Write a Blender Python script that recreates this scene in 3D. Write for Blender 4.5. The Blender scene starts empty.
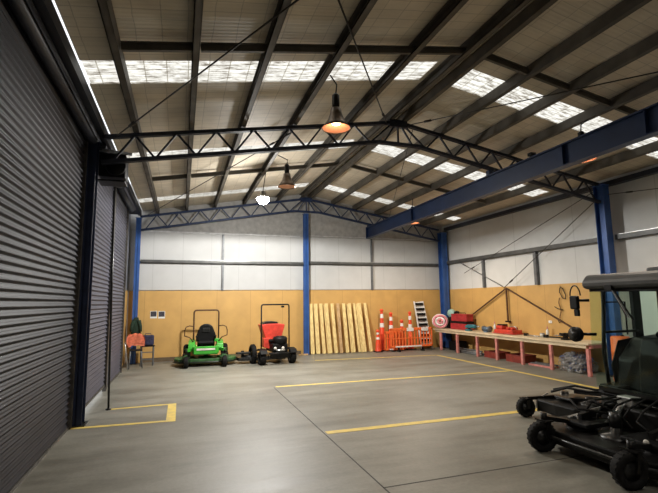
import bpy, bmesh, math, random
from mathutils import Vector, Matrix
random.seed(7)
S = bpy.context.scene
COL = S.collection
PI = math.pi

# ------------------------------------------------------------------ materials
MATS = {}
def mat(name, col, rough=.6, metal=0., var=.12, scale=6., bump=0., bscale=40., emit=None, estr=0., trans=0., spec=.5, stretch=None, var2=None):
    if name in MATS: return MATS[name]
    m = bpy.data.materials.new(name); m.use_nodes = True
    nt = m.node_tree; N = nt.nodes; L = nt.links
    b = N['Principled BSDF']
    b.inputs['Roughness'].default_value = rough
    b.inputs['Metallic'].default_value = metal
    b.inputs['Specular IOR Level'].default_value = spec
    if trans: b.inputs['Transmission Weight'].default_value = trans
    tc = N.new('ShaderNodeTexCoord'); mp = N.new('ShaderNodeMapping')
    L.new(tc.outputs['Object'], mp.inputs[0])
    if stretch: mp.inputs['Scale'].default_value = stretch
    no = N.new('ShaderNodeTexNoise'); no.inputs['Scale'].default_value = scale; no.inputs['Detail'].default_value = 6
    L.new(mp.outputs[0], no.inputs['Vector'])
    r = N.new('ShaderNodeValToRGB')
    c2 = var2 if var2 else tuple(c*(1-var*2.2) for c in col)
    c1 = tuple(min(1, c*(1+var)) for c in col)
    r.color_ramp.elements[0].position = .3; r.color_ramp.elements[1].position = .7
    r.color_ramp.elements[0].color = (*c2, 1); r.color_ramp.elements[1].color = (*c1, 1)
    L.new(no.outputs['Fac'], r.inputs[0]); L.new(r.outputs[0], b.inputs['Base Color'])
    if bump:
        n2 = N.new('ShaderNodeTexNoise'); n2.inputs['Scale'].default_value = bscale; n2.inputs['Detail'].default_value = 4
        L.new(mp.outputs[0], n2.inputs['Vector'])
        bp = N.new('ShaderNodeBump'); bp.inputs['Strength'].default_value = bump; bp.inputs['Distance'].default_value = .01
        L.new(n2.outputs['Fac'], bp.inputs['Height']); L.new(bp.outputs[0], b.inputs['Normal'])
    if emit:
        b.inputs['Emission Color'].default_value = (*emit, 1); b.inputs['Emission Strength'].default_value = estr
    MATS[name] = m
    return m

def nodes_of(m):
    return m.node_tree.nodes, m.node_tree.links, m.node_tree.nodes['Principled BSDF']

navy = mat('navy_steel_paint', (.022, .04, .10), .45, .2, .15)
truss_m = mat('truss_paint', (.012, .015, .028), .55, .1, .15)  # truss navy darkened, the near area's dimness is in the colour
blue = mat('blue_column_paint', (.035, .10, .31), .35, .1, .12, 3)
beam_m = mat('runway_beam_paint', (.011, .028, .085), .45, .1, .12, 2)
purl = mat('galvanised_purlin', (.10, .087, .068), .6, .15, .2, 3)
girt_m = mat('girt_steel', (.10, .10, .095), .5, .4, .15, 4)
greypost = mat('grey_post_steel', (.14, .145, .15), .5, .3, .15, 4)
rod_m = mat('brace_rod', (.06, .055, .05), .5, .5, .1)
brownrod = mat('rusty_angle', (.10, .045, .02), .6, .3, .2)
doorm = mat('charcoal_roller_slat', (.020, .020, .026), .5, .0, .14, 1.2, stretch=(1, 1, 8), spec=.13)
door2m = mat('grey_roller_slat', (.07, .07, .09), .5, .0, .1, 1.5, stretch=(1, 1, 6), spec=.15)
guide = mat('door_guide_zinc', (.11, .10, .088), .45, .5, .25, 8)
band_m = mat('eave_beam_paint', (.012, .015, .026), .5, .1, .1)
blackp = mat('black_plastic', (.007, .007, .007), .5, 0, .2, spec=.18)
rubber = mat('black_rubber', (.008, .0075, .007), .75, 0, .3, 30, .4, 60, spec=.2)
blackm = mat('black_metal', (.008, .0075, .007), .4, .2, .2, 12, spec=.3)
greyp = mat('grey_cab_roof_plastic', (.055, .056, .055), .5, 0, .15, 6)
darkgrey = mat('dark_grey_metal', (.035, .035, .034), .35, .6, .25, 20)
silver = mat('worn_aluminium', (.45, .45, .44), .35, .8, .15, 20)
green = mat('mower_green', (.05, .36, .035), .3, 0, .12, 5)
crimson = mat('crimson_case', (.38, .025, .03), .45, 0, .15)
red = mat('mower_red', (.60, .055, .035), .35, 0, .15, 8)
redpost = mat('pink_red_post_paint', (.60, .23, .20), .6, 0, .18, 9)
orange = mat('barrier_orange', (.85, .16, .035), .5, 0, .12, 6)
conem = mat('cone_orange', (.80, .07, .02), .5, 0, .1, 6)
white = mat('white_plastic', (.75, .74, .7), .5, 0, .06)
refl = mat('white_reflective_sleeve', (.82, .80, .76), .35, 0, .08, 20)
timber = mat('pale_pine', (.76, .62, .27), .65, 0, .16, 4, stretch=(9, 9, .8), var2=(.58, .38, .15))
timber2 = mat('weathered_pine', (.56, .36, .17), .7, 0, .2, 4, stretch=(9, 9, .8))
benchm = mat('bench_top_timber', (.66, .54, .36), .6, 0, .15, 5, stretch=(4, .6, 4))
hivis = mat('orange_hi_vis_cloth', (.95, .26, .14), .8, 0, .15, 14)
dkgreen = mat('dark_green_cloth', (.010, .030, .016), .9, 0, .3, 14)
navycloth = mat('navy_cloth', (.03, .03, .07), .9, 0, .3, 14)
yellowline = mat('yellow_floor_paint', (.66, .48, .08), .55, 0, .10, 7, var2=(.50, .38, .12))
teal = mat('teal_tool_plastic', (.02, .16, .20), .4, 0, .15)
pinkm = mat('pink_hose', (.78, .28, .32), .5, 0, .15)
cream = mat('cream_enamel', (.6, .57, .5), .4, 0, .1)
paper = mat('white_paper', (.75, .75, .72), .7, 0, .04)
ink = mat('dark_print', (.05, .045, .06), .7, 0, .5, 30)
copper = mat('high_bay_spun_aluminium', (.22, .17, .13), .35, .8, .2, 5)

def floor_mat():
    m = mat('concrete_floor', (.2, .2, .2), .4); N, L, b = nodes_of(m)
    tc = N.new('ShaderNodeTexCoord')
    def noise(sc, det=8, rough=.6, vec=None):
        n = N.new('ShaderNodeTexNoise'); n.inputs['Scale'].default_value = sc; n.inputs['Detail'].default_value = det
        n.inputs['Roughness'].default_value = rough
        L.new(vec or tc.outputs['Object'], n.inputs['Vector']); return n
    mp = N.new('ShaderNodeMapping'); mp.inputs['Scale'].default_value = (.35, 1.6, 1); L.new(tc.outputs['Object'], mp.inputs[0])
    a = noise(.7, 5, .6); s = noise(1.1, 9, .7, mp.outputs[0]); f = noise(22, 8, .7)
    r1 = N.new('ShaderNodeValToRGB'); e = r1.color_ramp.elements
    e[0].position = .3; e[0].color = (.160, .152, .123, 1); e[1].position = .72; e[1].color = (.245, .236, .198, 1)
    L.new(a.outputs['Fac'], r1.inputs[0])
    r2 = N.new('ShaderNodeValToRGB'); e = r2.color_ramp.elements
    e[0].position = .32; e[0].color = (.58, .57, .55, 1); e[1].position = .56; e[1].color = (1, 1, 1, 1)
    L.new(s.outputs['Fac'], r2.inputs[0])
    r3 = N.new('ShaderNodeValToRGB'); e = r3.color_ramp.elements
    e[0].position = .3; e[0].color = (.84, .84, .84, 1); e[1].position = .7; e[1].color = (1.08, 1.08, 1.08, 1)
    L.new(f.outputs['Fac'], r3.inputs[0])
    def mul(x, y):
        q = N.new('ShaderNodeMix'); q.data_type = 'RGBA'; q.blend_type = 'MULTIPLY'; q.inputs[0].default_value = 1
        L.new(x, q.inputs[6]); L.new(y, q.inputs[7]); return q.outputs[2]
    L.new(mul(mul(r1.outputs[0], r2.outputs[0]), r3.outputs[0]), b.inputs['Base Color'])
    rr = N.new('ShaderNodeMapRange'); rr.inputs[3].default_value = .36; rr.inputs[4].default_value = .62
    L.new(s.outputs['Fac'], rr.inputs[0]); L.new(rr.outputs[0], b.inputs['Roughness'])
    bp = N.new('ShaderNodeBump'); bp.inputs['Strength'].default_value = .12; bp.inputs['Distance'].default_value = .004
    L.new(f.outputs['Fac'], bp.inputs['Height']); L.new(bp.outputs[0], b.inputs['Normal'])
    return m
floorm = floor_mat()

def grid_mat(name, base, line, sx, sz, w=.012, axis='X', rough=.7, var=.08, off=(0, 0, 0), stain=0.):
    """sheet material with thin joints on a grid: axis gives the horizontal axis of the wall"""
    m = mat(name, base, rough, 0, var, 2.5); N, L, b = nodes_of(m)
    src = b.inputs['Base Color'].links[0].from_socket
    tc = N.new('ShaderNodeTexCoord'); sp = N.new('ShaderNodeSeparateXYZ'); L.new(tc.outputs['Object'], sp.inputs[0])
    def joint(out, period, o):
        a = N.new('ShaderNodeMath'); a.operation = 'ADD'; a.inputs[1].default_value = o; L.new(out, a.inputs[0])
        d = N.new('ShaderNodeMath'); d.operation = 'DIVIDE'; d.inputs[1].default_value = period; L.new(a.outputs[0], d.inputs[0])
        fr = N.new('ShaderNodeMath'); fr.operation = 'FRACT'; L.new(d.outputs[0], fr.inputs[0])
        lt = N.new('ShaderNodeMath'); lt.operation = 'LESS_THAN'; lt.inputs[1].default_value = w/period; L.new(fr.outputs[0], lt.inputs[0])
        return lt.outputs[0]
    j = joint(sp.outputs[axis], sx, off[0])
    if sz:
        k = joint(sp.outputs['Z'], sz, off[1])
        mx = N.new('ShaderNodeMath'); mx.operation = 'MAXIMUM'; L.new(j, mx.inputs[0]); L.new(k, mx.inputs[1]); j = mx.outputs[0]
    q = N.new('ShaderNodeMix'); q.data_type = 'RGBA'; L.new(j, q.inputs[0]); L.new(src, q.inputs[6]); q.inputs[7].default_value = (*line, 1)
    L.new(q.outputs[2], b.inputs['Base Color'])
    return m
panel_x = grid_mat('painted_panel_back', (.50, .50, .49), (.38, .38, .37), .98, 0, .014, 'X', var=.025)
panel_y = grid_mat('painted_panel_side', (.60, .60, .58), (.44, .44, .42), 2.4, 0, .018, 'Y', var=.025)
ply_x = grid_mat('plywood_back', (.55, .325, .10), (.37, .21, .065), 1.2, 0, .012, 'X', .6, .05)
ply_y = grid_mat('plywood_side', (.55, .325, .10), (.37, .21, .065), 1.2, 0, .012, 'Y', .6, .05)
cladding = mat('grey_upper_cladding', (.46, .45, .43), .6, .1, .1)

def roof_mat():
    m = mat('roof_sheet_underside', (.66, .58, .45), .6, .0, .08, 1.6); N, L, b = nodes_of(m)
    src = b.inputs['Base Color'].links[0].from_socket
    tc = N.new('ShaderNodeTexCoord')
    br = N.new('ShaderNodeTexBrick'); br.offset = 0; br.inputs['Scale'].default_value = 1
    br.inputs['Brick Width'].default_value = .30; br.inputs['Row Height'].default_value = .19
    br.inputs['Mortar Size'].default_value = .008; br.inputs['Mortar Smooth'].default_value = .6
    br.inputs['Color1'].default_value = (1, 1, 1, 1); br.inputs['Color2'].default_value = (.9, .9, .9, 1); br.inputs['Mortar'].default_value = (.66, .66, .66, 1)
    nz = N.new('ShaderNodeTexNoise'); nz.inputs['Scale'].default_value = 3; L.new(tc.outputs['Object'], nz.inputs['Vector'])
    ad = N.new('ShaderNodeMix'); ad.data_type = 'VECTOR'; ad.inputs[0].default_value = .035
    L.new(tc.outputs['Object'], ad.inputs[4]); L.new(nz.outputs['Color'], ad.inputs[5]); L.new(ad.outputs[1], br.inputs['Vector'])
    q = N.new('ShaderNodeMix'); q.data_type = 'RGBA'; q.blend_type = 'MULTIPLY'; q.inputs[0].default_value = 1
    L.new(src, q.inputs[6]); L.new(br.outputs['Color'], q.inputs[7]); L.new(q.outputs[2], b.inputs['Base Color'])
    wv = N.new('ShaderNodeTexWave'); wv.bands_direction = 'Y'; wv.inputs['Scale'].default_value = 4.2; L.new(tc.outputs['Object'], wv.inputs['Vector'])
    bp = N.new('ShaderNodeBump'); bp.inputs['Strength'].default_value = .25; bp.inputs['Distance'].default_value = .008
    L.new(wv.outputs['Fac'], bp.inputs['Height']); L.new(bp.outputs[0], b.inputs['Normal'])
    return m
roofm = roof_mat()

def sky_mat():
    m = bpy.data.materials.new('translucent_fibreglass'); m.use_nodes = True; N = m.node_tree.nodes; L = m.node_tree.links
    N.clear(); out = N.new('ShaderNodeOutputMaterial')
    tl = N.new('ShaderNodeBsdfTranslucent'); tr = N.new('ShaderNodeBsdfTransparent'); mx = N.new('ShaderNodeMixShader')
    tc = N.new('ShaderNodeTexCoord')
    no = N.new('ShaderNodeTexNoise'); no.inputs['Scale'].default_value = 5; no.inputs['Detail'].default_value = 8; no.inputs['Roughness'].default_value = .75
    mp = N.new('ShaderNodeMapping'); mp.inputs['Scale'].default_value = (1, 5, 1)
    L.new(tc.outputs['Object'], mp.inputs[0]); L.new(mp.outputs[0], no.inputs['Vector'])
    r = N.new('ShaderNodeValToRGB'); e = r.color_ramp.elements
    e[0].position = .36; e[0].color = (.34, .30, .25, 1); e[1].position = .52; e[1].color = (.97, .95, .90, 1)
    L.new(no.outputs['Fac'], r.inputs[0])
    br = N.new('ShaderNodeTexBrick'); br.offset = 0; br.inputs['Scale'].default_value = 1
    br.inputs['Brick Width'].default_value = .3; br.inputs['Row Height'].default_value = .13; br.inputs['Mortar Size'].default_value = .007
    br.inputs['Color1'].default_value = (1, 1, 1, 1); br.inputs['Color2'].default_value = (.93, .93, .93, 1); br.inputs['Mortar'].default_value = (.62, .6, .56, 1)
    L.new(tc.outputs['Object'], br.inputs['Vector'])
    q = N.new('ShaderNodeMix'); q.data_type = 'RGBA'; q.blend_type = 'MULTIPLY'; q.inputs[0].default_value = 1
    L.new(r.outputs[0], q.inputs[6]); L.new(br.outputs['Color'], q.inputs[7])
    L.new(q.outputs[2], tl.inputs[0]); L.new(q.outputs[2], tr.inputs[0])
    mx.inputs[0].default_value = .55; L.new(tl.outputs[0], mx.inputs[1]); L.new(tr.outputs[0], mx.inputs[2]); L.new(mx.outputs[0], out.inputs[0])
    return m
skym = sky_mat()
def glass_mat():
    m = bpy.data.materials.new('cab_glass'); m.use_nodes = True; N = m.node_tree.nodes; L = m.node_tree.links
    N.clear(); out = N.new('ShaderNodeOutputMaterial')
    tr = N.new('ShaderNodeBsdfTransparent'); tr.inputs[0].default_value = (.90, .965, .93, 1)
    gl = N.new('ShaderNodeBsdfGlossy'); gl.inputs['Roughness'].default_value = .05
    mx = N.new('ShaderNodeMixShader'); mx.inputs[0].default_value = .012; L.new(tr.outputs[0], mx.inputs[1]); L.new(gl.outputs[0], mx.inputs[2])
    L.new(mx.outputs[0], out.inputs[0]); return m
glass = glass_mat()
def emis(name, col, s):
    return mat(name, col, .5, 0, 0, emit=col, estr=s)

# ------------------------------------------------------------------ geometry collector (world coordinates)
class G:
    def __init__(s): s.bm = bmesh.new()
    def box(s, x0, x1, y0, y1, z0, z1, M=None):
        vs = [s.bm.verts.new((x, y, z)) for x in (x0, x1) for y in (y0, y1) for z in (z0, z1)]
        for f in ((0, 1, 3, 2), (4, 6, 7, 5), (0, 4, 5, 1), (2, 3, 7, 6), (0, 2, 6, 4), (1, 5, 7, 3)): s.bm.faces.new([vs[i] for i in f])
        if M is not None:
            for v in vs: v.co = M @ v.co
        return s
    def bevbox(s, x0, x1, y0, y1, z0, z1, b=.02, seg=2, M=None):
        t = bmesh.new()
        vs = [t.verts.new((x, y, z)) for x in (x0, x1) for y in (y0, y1) for z in (z0, z1)]
        for f in ((0, 1, 3, 2), (4, 6, 7, 5), (0, 4, 5, 1), (2, 3, 7, 6), (0, 2, 6, 4), (1, 5, 7, 3)): t.faces.new([vs[i] for i in f])
        bmesh.ops.bevel(t, geom=t.edges[:], offset=b, segments=seg, affect='EDGES', profile=.5)
        return s.merge(t, M)
    def merge(s, t, M=None):
        mp = {}
        for v in t.verts: mp[v] = s.bm.verts.new(M @ v.co if M is not None else v.co)
        for f in t.faces:
            try: n = s.bm.faces.new([mp[v] for v in f.verts]); n.smooth = f.smooth
            except ValueError: pass
        t.free(); return s
    def tube(s, pts, r, seg=8, caps=True, radii=None):
        pts = [Vector(p) for p in pts]; n = len(pts); rings = []
        prev = None
        for i, p in enumerate(pts):
            d = (pts[min(i+1, n-1)] - pts[max(i-1, 0)])
            if d.length < 1e-9: d = Vector((0, 0, 1))
            d.normalize()
            if prev is None:
                a = Vector((0, 0, 1)) if abs(d.z) < .9 else Vector((1, 0, 0))
                u = d.cross(a).normalized()
            else:
                u = (prev - d*prev.dot(d))
                u = u.normalized() if u.length > 1e-6 else d.orthogonal().normalized()
            prev = u; v = d.cross(u); rr = radii[i] if radii else r
            rings.append([s.bm.verts.new(p + (u*math.cos(2*PI*k/seg) + v*math.sin(2*PI*k/seg))*rr) for k in range(seg)])
        for a, b in zip(rings, rings[1:]):
            for k in range(seg):
                f = s.bm.faces.new((a[k], a[(k+1) % seg], b[(k+1) % seg], b[k])); f.smooth = True
        if caps:
            s.bm.faces.new(list(reversed(rings[0]))); s.bm.faces.new(rings[-1])
        return s
    def bar(s, p0, p1, w, h, up=(0, 0, 1)):
        """rectangular bar from p0 to p1; h is measured along 'up'"""
        p0 = Vector(p0); p1 = Vector(p1); d = (p1-p0).normalized(); up = Vector(up)
        a = d.cross(up)
        if a.length < 1e-5: a = d.orthogonal()
        a.normalize(); b = a.cross(d).normalized()
        q = [[s.bm.verts.new(p + a*i*w/2 + b*j*h/2) for i, j in ((-1, -1), (1, -1), (1, 1), (-1, 1))] for p in (p0, p1)]
        for k in range(4): s.bm.faces.new((q[0][k], q[0][(k+1) % 4], q[1][(k+1) % 4], q[1][k]))
        s.bm.faces.new(list(reversed(q[0]))); s.bm.faces.new(q[1]); return s
    def lathe(s, prof, c=(0, 0, 0), axis=(0, 0, 1), seg=20, smooth=True, close=False):
        ax = Vector(axis).normalized(); u = ax.orthogonal().normalized(); v = ax.cross(u); c = Vector(c); rings = []
        for r, t in prof:
            if r < 1e-6: rings.append([s.bm.verts.new(c + ax*t)])
            else: rings.append([s.bm.verts.new(c + ax*t + (u*math.cos(2*PI*k/seg)+v*math.sin(2*PI*k/seg))*r) for k in range(seg)])
        prs = list(zip(rings, rings[1:]))
        if close: prs.append((rings[-1], rings[0]))
        for a, b in prs:
            for k in range(seg):
                k2 = (k+1) % seg
                if len(a) == 1 and len(b) == 1: break
                if len(a) == 1: f = s.bm.faces.new((a[0], b[k2], b[k]))
                elif len(b) == 1: f = s.bm.faces.new((a[k], a[k2], b[0]))
                else: f = s.bm.faces.new((a[k], a[k2], b[k2], b[k]))
                f.smooth = smooth
        return s
    def prism(s, poly, d0, d1, plane='xz', bev=0, M=None):
        """poly extruded along the remaining axis"""
        def P(a, b, c): return {'xz': (a, c, b), 'xy': (a, b, c), 'yz': (c, a, b)}[plane]
        t = bmesh.new()
        A = [t.verts.new(P(a, b, d0)) for a, b in poly]; B = [t.verts.new(P(a, b, d1)) for a, b in poly]
        n = len(poly)
        for k in range(n): t.faces.new((A[k], A[(k+1) % n], B[(k+1) % n], B[k]))
        t.faces.new(list(reversed(A))); t.faces.new(B)
        bmesh.ops.recalc_face_normals(t, faces=t.faces[:])
        if bev: bmesh.ops.bevel(t, geom=t.edges[:], offset=bev, segments=2, affect='EDGES', profile=.5)
        return s.merge(t, M)
    def mesh(s, name, m, inv=None):
        bmesh.ops.recalc_face_normals(s.bm, faces=s.bm.faces[:])
        if inv is not None: s.bm.transform(inv)
        me = bpy.data.meshes.new(name); s.bm.to_mesh(me); s.bm.free()
        me.materials.append(m); return me

def props(o, label=None, cat=None, group=None, kind=None):
    if label: o['label'] = label
    if cat: o['category'] = cat
    if group: o['group'] = group
    if kind: o['kind'] = kind
    return o
def root(name, loc, label, cat, group=None, rotz=0, kind=None):
    o = bpy.data.objects.new(name, None); COL.objects.link(o); o.empty_display_size = .2
    o.location = loc; o.rotation_euler = (0, 0, rotz)
    return props(o, label, cat, group, kind)
def world(o):
    M = Matrix.Translation(o.location) @ o.rotation_euler.to_matrix().to_4x4()
    return world(o.parent) @ M if o.parent else M
def part(name, g, m, parent, local=False, label=None, kind=None):
    """part whose geometry g is in world coordinates (or in the parent's own when local)"""
    me = g.mesh(name, m, None if local else world(parent).inverted())
    o = bpy.data.objects.new(name, me); COL.objects.link(o); o.parent = parent
    if label: o['label'] = label
    if kind: o['kind'] = kind
    return o
def solo(name, g, m, label=None, cat=None, group=None, kind=None, origin=None):
    vs = [v.co for v in g.bm.verts]
    if origin is None:
        origin = Vector(((min(v.x for v in vs)+max(v.x for v in vs))/2, (min(v.y for v in vs)+max(v.y for v in vs))/2, min(v.z for v in vs)))
    if kind == 'structure': origin = Vector((0, 0, 0))
    me = g.mesh(name, m, Matrix.Translation(-Vector(origin)))
    o = bpy.data.objects.new(name, me); COL.objects.link(o); o.location = origin
    return props(o, label, cat, group, kind)
def struct(name, g, m, parent=None):
    if parent: return part(name, g, m, parent)
    return solo(name, g, m, kind='structure')
def dup(o, parent=None):
    c = o.copy(); COL.objects.link(c)
    if parent: c.parent = parent
    for ch in o.children: dup(ch, c)
    return c

# ------------------------------------------------------------------ place dimensions
XL, XR, YB, YF = -1.70, 10.74, 16.3, -5.0
XM, ZR, SL = 4.49, 5.93, .17
def zc(x): return ZR - SL*abs(x-XM)             # centre line of the trusses' top chord
def zs(x): return zc(x) + .27                   # roof sheet
TN, TB, TFr = 8.39, 16.02, .55                  # truss planes

# floor and ground
struct('floor', G().box(XL-.05, XR+.1, YF, YB+.1, -.15, 0), floorm)
struct('ground', G().box(-14, XL-.06, YF-3, YB+4, -.2, -.03), mat('outside_concrete', (.8, .8, .78), .8))
# saw joints of the slab (dark filled grooves) -> trim
jm = mat('slab_joint', (.045, .042, .038), .8)
g = G().box(2.075, 2.09, YF, 10.3, .0002, .0022).box(2.075, XR, 4.455, 4.47, .0002, .0022)
struct('trim_1', g, jm)

# floor paint
YL = 'painted yellow floor lines'
def line(poly, label):
    g = G(); z = .0035
    vs = [g.bm.verts.new((x, y, zz)) for zz in (.0004, z) for x, y in poly]; n = len(poly)
    g.bm.faces.new(vs[n:]); g.bm.faces.new(list(reversed(vs[:n])))
    for k in range(n): g.bm.faces.new((vs[k], vs[(k+1) % n], vs[n+(k+1) % n], vs[n+k]))
    return solo('floor_line', g, yellowline, label, 'floor marking', YL)
line([(-1.62, 8.14), (-.04, 8.05), (-.04, 9.44), (-1.28, 9.42), (-1.28, 9.33), (-.19, 9.36), (-.19, 8.16), (-1.62, 8.24)], 'yellow painted U-shaped bay on the floor beside the roller doors')
line([(2.12, 6.45), (6.9, 6.42), (6.9, 6.55), (2.12, 6.59)], 'thick yellow floor stripe running towards the big black mower')
line([(2.14, 10.3), (8.6, 10.1), (8.6, 10.2), (2.14, 10.4)], 'thin yellow floor stripe across the middle of the hall, ending at the bench line')
line([(8.62, 5.2), (8.74, 5.2), (8.80, 14.0), (8.70, 14.0)], 'long yellow floor stripe running parallel to the workbench')
line([(4.3, 14.35), (8.7, 13.95), (8.7, 14.03), (4.3, 14.43)], 'faint far yellow floor stripe in front of the leaning planks')

# ------------------------------------------------------------------ walls
struct('wall_back', G().box(XL-.1, XR+.1, YB+.03, YB+.13, 0, 6.4), cladding)
g = G().box(XL, XR, YB-.02, YB+.02, 2.42, 4.47)
struct('wall_back_panels', g, panel_x)
struct('trim_2', G().box(-1.3, 4.3, YB-.06, YB-.02, 4.45, 4.50).box(4.6, XR, YB-.06, YB-.02, 4.50, 4.53), mat('pale_ledge', (.66, .66, .66), .5))
struct('wall_back_lining', G().box(XL, XR, YB-.05, YB-.022, 0, 2.4), ply_x)
struct('baseboard_back', G().box(-1.2, 4.3, YB-.1, YB-.051, 0, .14), mat('dirty_base', (.13, .09, .05), .8))
struct('wall_right', G().box(XR, XR+.12, YF, YB+.1, 0, 5.2), panel_y)
struct('wall_right_lining', G().box(XR-.035, XR-.002, 8.9, YB-.06, 0, 2.4), ply_y)
g = G(); g.box(XL-.12, XL-.06, 14.3, YB+.1, 2.4, 5.05)
g.box(XL-.12, XL-.06, YF, .7, 0, 5.05); g.box(XL-.12, XL-.06, .7, 14.3, 4.55, 5.02)
struct('wall_left', g, mat('blue_grey_cladding', (.20, .21, .245), .55, .1, .06))
struct('wall_left_lining', G().box(XL-.12, XL-.03, 14.3, YB-.06, 0, 2.4), ply_y)
struct('wall_front', G().box(XL-.1, XR+.1, YF-.12, YF, 0, 6.4), mat('front_panel', (.62, .62, .60), .7))

# ------------------------------------------------------------------ roof
SK = [(6.25, 6.92), (10.13, 10.80), (14.5, 15.05)]
ys = [YF-.2, -1.6, -1.0, 2.3, 2.95]
for a, b in SK: ys += [a, b]
bands = []
cuts = [(-1.6, -1.0), (2.3, 2.95)] + SK
y = YF-.2
for a, b in cuts: bands.append((y, a)); y = b
bands.append((y, YB+.3))
def sheet(g, x0, x1, y0, y1, th=.02):
    vs = []
    for (x, yy) in ((x0, y0), (x1, y0), (x1, y1), (x0, y1)):
        vs.append((x, yy, zs(x)))
    A = [g.bm.verts.new(v) for v in vs]; B = [g.bm.verts.new((v[0], v[1], v[2]+th)) for v in vs]
    g.bm.faces.new(A); g.bm.faces.new(B)
    for k in range(4): g.bm.faces.new((A[k], A[(k+1) % 4], B[(k+1) % 4], B[k]))
g = G()
XE = -1.385
for a, b in bands:
    sheet(g, XE, XM, a, b); sheet(g, XM, XR+.25, a, b)
for a, b in cuts:
    sheet(g, XM-.30, XM, a, b); sheet(g, XM, XM+.16, a, b); sheet(g, XR-.25, XR+.25, a, b)
struct('ceiling', g, roofm)
names = ['nearest', 'middle', 'farthest']
WN = 0
for i, (a, b) in enumerate(SK):
    for side, (x0, x1) in (('left', (XE+.02, XM-.30)), ('right', (XM+.16, XR-.25))):
        g = G(); sheet(g, x0, x1, a, b, .008)
        WN += 1; solo(f'window_{WN}', g, skym, f'{names[i]} milky translucent skylight strip in the {side} slope of the roof', kind='structure')
for a, b in cuts[:2]:
    for x0, x1 in ((XE+.02, XM-.30), (XM+.16, XR-.25)):
        g = G(); sheet(g, x0, x1, a, b, .008)
        WN += 1; solo(f'window_{WN}', g, skym, kind='structure')

# purlins: C sections running the length of the hall
PX = [-.83, .13, 1.10, 2.15, 3.40, 4.36, 4.62, 5.60, 6.52, 7.50, 8.55, 9.60]
PN = ['first purlin from the roller doors', 'second purlin from the roller doors', 'third purlin from the roller doors', 'fourth purlin from the roller doors', 'fifth purlin from the roller doors, next to the ridge',
      'left one of the ridge purlin pair', 'right one of the ridge purlin pair', 'first purlin right of the ridge', 'second purlin right of the ridge',
      'third purlin right of the ridge, above the big blue beam', 'second purlin from the right wall', 'purlin nearest the right wall']
for x, nm in zip(PX, PN):
    s = 1 if x > XM else -1
    g = G(); z0 = zc(x)+.05; z1 = z0+.2; w = .09; t = .014
    y0, y1 = YF+.02, YB-.02
    sh = -s*SL*w
    def slab(xa, xb, za, zb): g.box(xa, xb, y0, y1, za, zb)
    slab(x-t/2, x+t/2, z0, z1-.008); slab(min(x, x+s*w), max(x, x+s*w), z0, z0+t); slab(min(x, x-s*w*.0), max(x, x+s*.01), z1-.02, z1-.008)
    xx = x+s*w; slab(min(xx, xx-s*t), max(xx, xx-s*t), z0, z0+.03)
    g.box(min(x, x+s*w), max(x, x+s*w), y0, y1, z1-.026, z1-.012)
    solo('roof_purlin', g, purl, f'{nm}, a long brown-grey steel channel', 'purlin', 'roof purlins')

# bridging between purlins
BR = []
for yb, nm in ((5.68, 'near'), (11.9, 'rear')):
    for k in range(len(PX)-1):
        if k == 5: continue
        a, b = PX[k]+.02, PX[k+1]-.02
        if k == 4: b = PX[5]-.02
        g = G(); g.bar((a, yb, zc(a)+.13), (b, yb, zc(b)+.13), .05, .09); g.bar((a, yb-.03, zc(a)+.18), (b, yb-.03, zc(b)+.18), .05, .012)
        a0 = ['roller door side', 'second gap', 'third gap', 'fourth gap', 'left ridge gap', '', 'right ridge gap', 'second gap right of the ridge', 'third gap right of the ridge', 'gap beside the blue beam', 'gap at the right wall'][k]
        solo('purlin_bridging', g, purl, f'short dark bridging bar between purlins in the {nm} bay, {a0}', 'bridging bar', 'purlin bridging')

# ------------------------------------------------------------------ trusses
def truss(yt, label, m, half_w=.04):
    xl, xr = -1.42, 10.36
    rt = root('roof_truss', (XM, yt, 4.4), label, 'roof truss', 'steel roof trusses')
    dep = lambda x: .50 if x < XM else .50
    zt = zc
    zb = lambda x: (5.42 if abs(x-XM) < .5 else 5.42 - (abs(x-XM)-.5)*.178)
    g = G()
    for sx in (-1, 1): g.bar((xl, yt+sx*.03, zt(xl)), (XM, yt+sx*.03, zt(XM)), .03, .07); g.bar((XM, yt+sx*.03, zt(XM)), (xr, yt+sx*.03, zt(xr)), .03, .07)
    part('top_chord', g, m, rt)
    g = G()
    pts = [xl, XM-.9, XM-.5, XM-.2, XM+.2, XM+.5, XM+.9, xr]
    for a, b in zip(pts, pts[1:]):
        for sx in (-1, 1): g.bar((a, yt+sx*.03, zb(a)), (b, yt+sx*.03, zb(b)), .03, .07)
    part('bottom_chord', g, m, rt)
    nodes = []
    P = .72
    segs = []
    segs.append(((XM, zt(XM)), (XM, zb(XM))))
    for s in (-1, 1):
        segs.append(((XM+s*.03, zt(XM)), (XM+s*.36, zb(XM+.36))))
        segs.append(((XM+s*.12, zt(XM+.12)), (XM+s*.36+s*.33, zb(XM+.7))))
        k = 0
        x = XM+s*1.06
        while True:
            if s*(x+s*P/2 - (xr if s > 0 else xl)) > 0: break
            if k == 0: segs.append(((XM+s*.69, zb(XM+.69)), (x, zt(x))))
            segs.append(((x, zt(x)), (x+s*P/2, zb(x+s*P/2))))
            if s*(x+s*P - (xr if s > 0 else xl)) > 0: break
            segs.append(((x+s*P/2, zb(x+s*P/2)), (x+s*P, zt(x+s*P))))
            x += s*P; k += 1
    for (xa, za), (xb, zb_) in segs:
        part('web_bar', G().bar((xa, yt, za), (xb, yt, zb_), .035, .035, up=(0, 1, 0)), m, rt)
    g = G().box(XM-.22, XM+.22, yt-.05, yt+.05, zc(XM)-.12, zc(XM)+.05)
    part('ridge_plate', g, m, rt)
    return rt
truss(TN, 'dark open-web steel roof truss across the middle of the hall', truss_m)
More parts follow.
